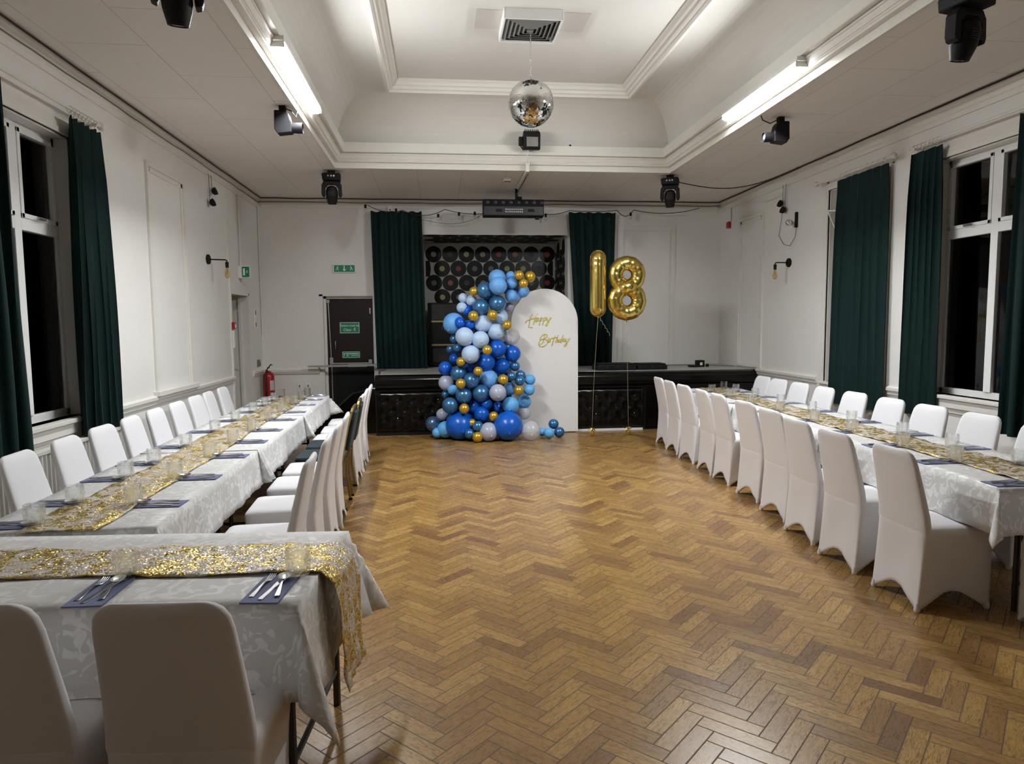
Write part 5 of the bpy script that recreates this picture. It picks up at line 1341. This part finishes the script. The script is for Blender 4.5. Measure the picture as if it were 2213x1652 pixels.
obj('sign_body', MB().box(XL, XL + .17, 10.46, 10.56, 2.34, 2.52), M['white'], r, bevel=.006)
obj('sign_face', MB().box(XL + .065, XL + .165, 10.452, 10.4595, 2.355, 2.505), M['green'], r)
mb = MB(); runner_man(mb, XL + .135, 2.43, .05, 10.4515); mb.box(XL + .08, XL + .105, 10.4505, 10.4515, 2.38, 2.48); obj('sign_symbols', mb, M['signwhite'], r)
def text_mesh(txt, size, x, y, z, parent, mat, align='CENTER'):
    cu = bpy.data.curves.new('lettering', 'FONT'); cu.body = txt; cu.size = size; cu.extrude = .0006; cu.align_x = align
    t = bpy.data.objects.new('tmp', cu); COL.objects.link(t)
    dg = bpy.context.evaluated_depsgraph_get(); me = bpy.data.meshes.new_from_object(t.evaluated_get(dg)); bpy.data.objects.remove(t)
    me.materials.clear(); me.materials.append(mat)
    for v in me.vertices: v.co = Vector((v.co.x, -v.co.z, v.co.y))
    o = bpy.data.objects.new('sign_lettering', me); COL.objects.link(o); o.parent = parent; o.location = Vector((x, y, z)) - parent.location
    return o
DY = YB + .13
def doorsign(x0, x1, z0, z1, label):
    r = thing('door_sign', label, 'sign', ((x0 + x1) / 2, DY - .005, z0), 'green signs on the brown door')
    obj('sign_face', MB().box(x0, x1, DY - .005, DY - .0005, z0, z1), M['green'], r)
    mb = MB(); e = .006; y = DY - .0055
    mb.box(x0 + e, x1 - e, y - .0005, y, z1 - 2 * e, z1 - e); mb.box(x0 + e, x1 - e, y - .0005, y, z0 + e, z0 + 2 * e); mb.box(x0 + e, x0 + 2 * e, y - .0005, y, z0 + e, z1 - e); mb.box(x1 - 2 * e, x1 - e, y - .0005, y, z0 + e, z1 - e)
    obj('sign_border', mb, M['signwhite'], r); return r
r = doorsign(-1.66, -1.33, 1.505, 1.695, 'large green sign with white lettering on the brown exit door')
text_mesh('Doors must be', .052, -1.495, DY - .0065, 1.62, r, M['signwhite']); text_mesh('Clear', .060, -1.53, DY - .0065, 1.545, r, M['signwhite'])
mb = MB(); runner_man(mb, -1.41, 1.572, .07, DY - .0062); obj('sign_symbol', mb, M['signwhite'], r)
r = doorsign(-1.63, -1.335, 1.09, 1.20, 'narrow green sign with white lines low on the brown exit door')
mb = MB(); y = DY - .0062
mb.box(-1.575, -1.36, y - .0006, y, 1.155, 1.167); mb.box(-1.485, -1.36, y - .0006, y, 1.128, 1.136); mb.box(-1.605, -1.585, y - .0006, y, 1.155, 1.167); mb.box(-1.600, -1.592, y - .0006, y, 1.115, 1.155); mb.box(-1.56, -1.52, y - .0006, y, 1.125, 1.137)
obj('sign_lines', mb, M['signwhite'], r)
# fire call point, alarm, extinguisher, thermometer-like strip, sockets
r = thing('fire_call_point', 'small red fire alarm call point beside the side door on the left wall', 'alarm', (XL + .02, 10.03, 1.60)); obj('case', MB().box(XL + .021, XL + .06, 9.985, 10.065, 1.60, 1.70), M['red'], r, bevel=.006); obj('push_plate', MB().box(XL + .0605, XL + .064, 10.005, 10.045, 1.62, 1.67), M['signwhite'], r)
obj('conduit_box', MB().box(XL + .021, XL + .045, 9.99, 10.05, 1.34, 1.58), M['trim'], bevel=.004, label='white cable cover below the red call point', cat='cable cover')
r = thing('alarm_sounder', 'small red alarm sounder high in the far right corner', 'alarm', (XR - .04, 11.28, 3.22)); obj('base', MB().box(XR - .02, XR, 11.22, 11.34, 3.21, 3.33), M['white'], r); obj('sounder', MB().box(XR - .07, XR - .021, 11.225, 11.335, 3.215, 3.325), M['red'], r, bevel=.015)
obj('lead', MB().tube([(XR - .01, 11.26, 3.33), (XR - .01, 11.26, 3.56)], .005, 6), M['greycable'], r)
r = thing('fire_extinguisher', 'red fire extinguisher with black hose in the back left corner', 'fire extinguisher', (-2.78, 11.55, .0))
ex, ey, ez = -2.77, 11.5, .42
obj('cylinder', MB().lathe([(.07, ez), (.088, ez + .01), (.09, ez + .03), (.09, ez + .40), (.075, ez + .45), (.03, ez + .485), (.025, ez + .50)], 24, Matrix.Translation((ex, ey, 0))), M['red'], r, smooth=True, sharp=40)
mb = MB(); mb.box(ex - .015, ex + .015, ey - .03, ey + .02, ez + .50, ez + .55); mb.tube([(ex, ey, ez + .54), (ex + .05, ey - .03, ez + .60), (ex + .07, ey - .04, ez + .585)], .010, 6); obj('valve_handle', mb, M['blackmat'], r, bevel=.004)
obj('hose', MB().tube([(ex - .01, ey - .05, ez + .52), (ex - .03, ey - .10, ez + .45), (ex - .02, ey - .10, ez + .2), (ex - .02, ey - .10, ez + .08)], .012, 8), M['rubber'], r, smooth=True)
obj('gauge', MB().lathe([(.02, 0), (.02, .012)], 14, Matrix.Translation((ex + .02, ey - .035, ez + .515)) @ Matrix.Rotation(pi / 2, 4, 'X')), M['signwhite'], r)
mb = MB()
mb.grid(lambda i, j: (ex + .0912 * cos(-1.15 + .11 * i), ey + .0912 * sin(-1.15 + .11 * i), ez + .18 + .16 * j), 8, 1); obj('instruction_label', mb, simple('label_print', (.55, .5, .48), .5, noise=.5, nscale=70), r, solid=.0006)
obj('stand', MB().lathe([(.10, 0), (.10, .02), (.02, .03), (.02, ez - .002)], 20, Matrix.Translation((ex, ey, 0))), M['blackmat'], r)
mb = MB(); mb.box(XL, XL + .012, 11.28, 11.35, 1.62, 1.90); r = obj('thermometer', mb, M['signwhite'], label='narrow red and white strip on the left wall near the back corner', cat='strip'); mb = MB(); mb.box(XL + .0121, XL + .015, 11.29, 11.34, 1.63, 1.70); mb.box(XL + .0121, XL + .015, 11.29, 11.34, 1.82, 1.89); obj('strip_end', mb, M['red'], r)
mb = MB(); mb.box(XL, XL + .008, 11.33, 11.52, .99, 1.10); mb.box(XL + .0081, XL + .02, 11.34, 11.37, 1.0, 1.09); mb.box(XL + .0081, XL + .02, 11.40, 11.42, 1.0, 1.09); mb.box(XL + .0081, XL + .02, 11.46, 11.50, 1.0, 1.05); obj('switch_plate', mb, M['vent'], label='small grey switches on the left wall above the dado near the back corner', cat='switch')
for x in (-2.36, -2.22):
    r = obj('wall_socket', MB().box(x, x + .075, YB - .012, YB, .60, .68), M['white'], bevel=.002, label='white wall socket low on the back wall, ' + ('left' if x < -2.3 else 'right') + ' of the two', cat='socket', group='white sockets on the back wall'); obj('socket_switch', MB().box(x + .03, x + .045, YB - .016, YB - .0125, .625, .655), M['blackmat'], r)
r = obj('sensor_box', MB().box(-.81, -.72, YB - .06, YB, 3.50, 3.60), M['white'], bevel=.008, label='small white box above the left stage curtain', cat='sensor'); obj('sensor_eye', MB().box(-.775, -.755, YB - .064, YB - .0605, 3.52, 3.54), M['blackmat'], r)

# ================================================================ CABLES
def cable(pts, rr, mat, label):
    return obj('cable', MB().tube(pts, rr, 6), M[mat], smooth=True, label=label, cat='cable')
def wavy(p, q, n, amp, seed):
    rw = random.Random(seed); out = []
    for i in range(n + 1):
        t = i / n; out.append(tuple(lerp(p[k], q[k], t) + (rw.uniform(-amp, amp) if k == 2 else 0) for k in range(3)))
    return out
cable(wavy((XL + .085, YF, 3.694), (XL + .085, YB - .09, 3.694), 40, .004, 1), .008, 'rubber', 'black cable along the ceiling edge of the left wall')
cable(wavy((XL + .085, YB - .085, 3.692), (XR - .085, YB - .085, 3.697), 30, .004, 2), .008, 'rubber', 'black cable along the ceiling edge of the back wall')
cable(wavy((XR - .085, YB - .09, 3.696), (XR - .085, YF, 3.698), 40, .004, 3), .009, 'rubber', 'black cable along the ceiling edge of the right wall')
cable(wavy((XL + .035, 5.0, 3.635), (XL + .035, YB - .04, 3.635), 30, .006, 4), .006, 'greycable', 'thin grey cable lying on the cornice of the left wall')
cable(wavy((XL + .04, YB - .045, 3.64), (XR - .04, YB - .045, 3.64), 30, .006, 5), .006, 'greycable', 'thin grey cable lying on the cornice of the back wall')
sag = [(lerp(3.40, XR - .09, t), lerp(9.60, 8.95, t), lerp(3.62, 3.70, t) - .17 * sin(pi * t) ** 1.0) for t in [i / 16 for i in range(17)]]
cable(sag, .007, 'rubber', 'black cable sagging from the back right moving head to the right wall')
cable([(3.17, 9.27, 4.0), (3.19, 9.33, 3.95), (3.20, 9.42, 3.80), (3.27, 9.55, 3.66)], .006, 'rubber', 'short black cable from the tray rim down to the back right moving head')
# festoon string with bulbs along the top of the back wall
r = thing('string_lights', 'black festoon string with small bulbs along the top of the back wall', 'string lights', (.5, YB - .15, 3.45))
anch = [(-1.12, 3.58), (-.55, 3.50), (.13, 3.52), (.90, 3.47), (1.75, 3.46), (2.2, 3.52), (3.02, 3.53), (3.30, 3.54), (4.45, 3.58)]
sags = [.03, .06, .09, .04, .05, .03, .02, .10, .07]
fy = YB - .20
for (p, q, sg) in zip(anch, anch[1:], sags[1:]):
    pts = [(lerp(p[0], q[0], t), fy, lerp(p[1], q[1], t) - sg * 4 * t * (1 - t)) for t in [i / 10 for i in range(11)]]
    obj('cord', MB().tube(pts, .006, 6), M['rubber'], r, smooth=True)
for (x, z) in ((-1.15, 3.56), (-.66, 3.50), (-.38, 3.41), (.02, 3.42), (.36, 3.45), (.62, 3.46), (1.80, 3.44), (2.48, 3.44), (2.88, 3.44), (3.25, 3.47)):
    h = obj('lamp_socket', MB().lathe([(.018, -.03), (.020, .02), (.010, .03)], 12, Matrix.Translation((x, fy, z))), M['blackmat'], r, smooth=True, sharp=40)
    obj('bulb', MB().lathe([(.001, -.09), (.018, -.082), (.024, -.06), (.014, -.03)], 12, Matrix.Translation((x, fy, z)), close=False), M['clearbulb'], h, smooth=True)
obj('lower_cord', MB().tube([(lerp(-.25, .75, t), fy + .02, 3.36 + .0 * t - .10 * sin(pi * t * .7) + .17 * t ** 3) for t in [i / 12 for i in range(13)]], .004, 6), M['greycable'], r, smooth=True)

# ================================================================ WORLD, CAMERA
w = bpy.data.worlds.new('night'); SC.world = w; w.use_nodes = True
bg = w.node_tree.nodes['Background']; bg.inputs[0].default_value = (.012, .016, .03, 1); bg.inputs[1].default_value = .25
cam = bpy.data.cameras.new('camera'); co = bpy.data.objects.new('camera', cam); COL.objects.link(co)
F = 1483.737
cam.sensor_fit = 'HORIZONTAL'; cam.sensor_width = 36; cam.lens = F / 2213 * 36; cam.clip_start = .05; cam.clip_end = 100
A_, B_, C_ = (0.9943734974, -0.1056092829, -0.0082478450), (0.0171576459, 0.0837374241, 0.9963401321), (0.1045321135, 0.9908757355, -0.0850782819)
R_ = Matrix(((A_[0], B_[0], -C_[0]), (A_[1], B_[1], -C_[1]), (A_[2], B_[2], -C_[2])))
co.matrix_world = Matrix.Translation((0, 0, 1.65)) @ R_.to_4x4()
SC.camera = co
vs_ = SC.view_settings; vs_.view_transform = 'Standard'; vs_.look = 'None'; vs_.gamma = 1; vs_.use_curve_mapping = False; vs_.exposure = 0.72
cy = SC.cycles
cy.use_denoising = True; cy.max_bounces = 10; cy.diffuse_bounces = 5; cy.glossy_bounces = 4; cy.transmission_bounces = 8; cy.transparent_max_bounces = 16
cy.caustics_reflective = False; cy.caustics_refractive = False; cy.sample_clamp_indirect = 6; cy.use_adaptive_sampling = True; cy.adaptive_threshold = .02
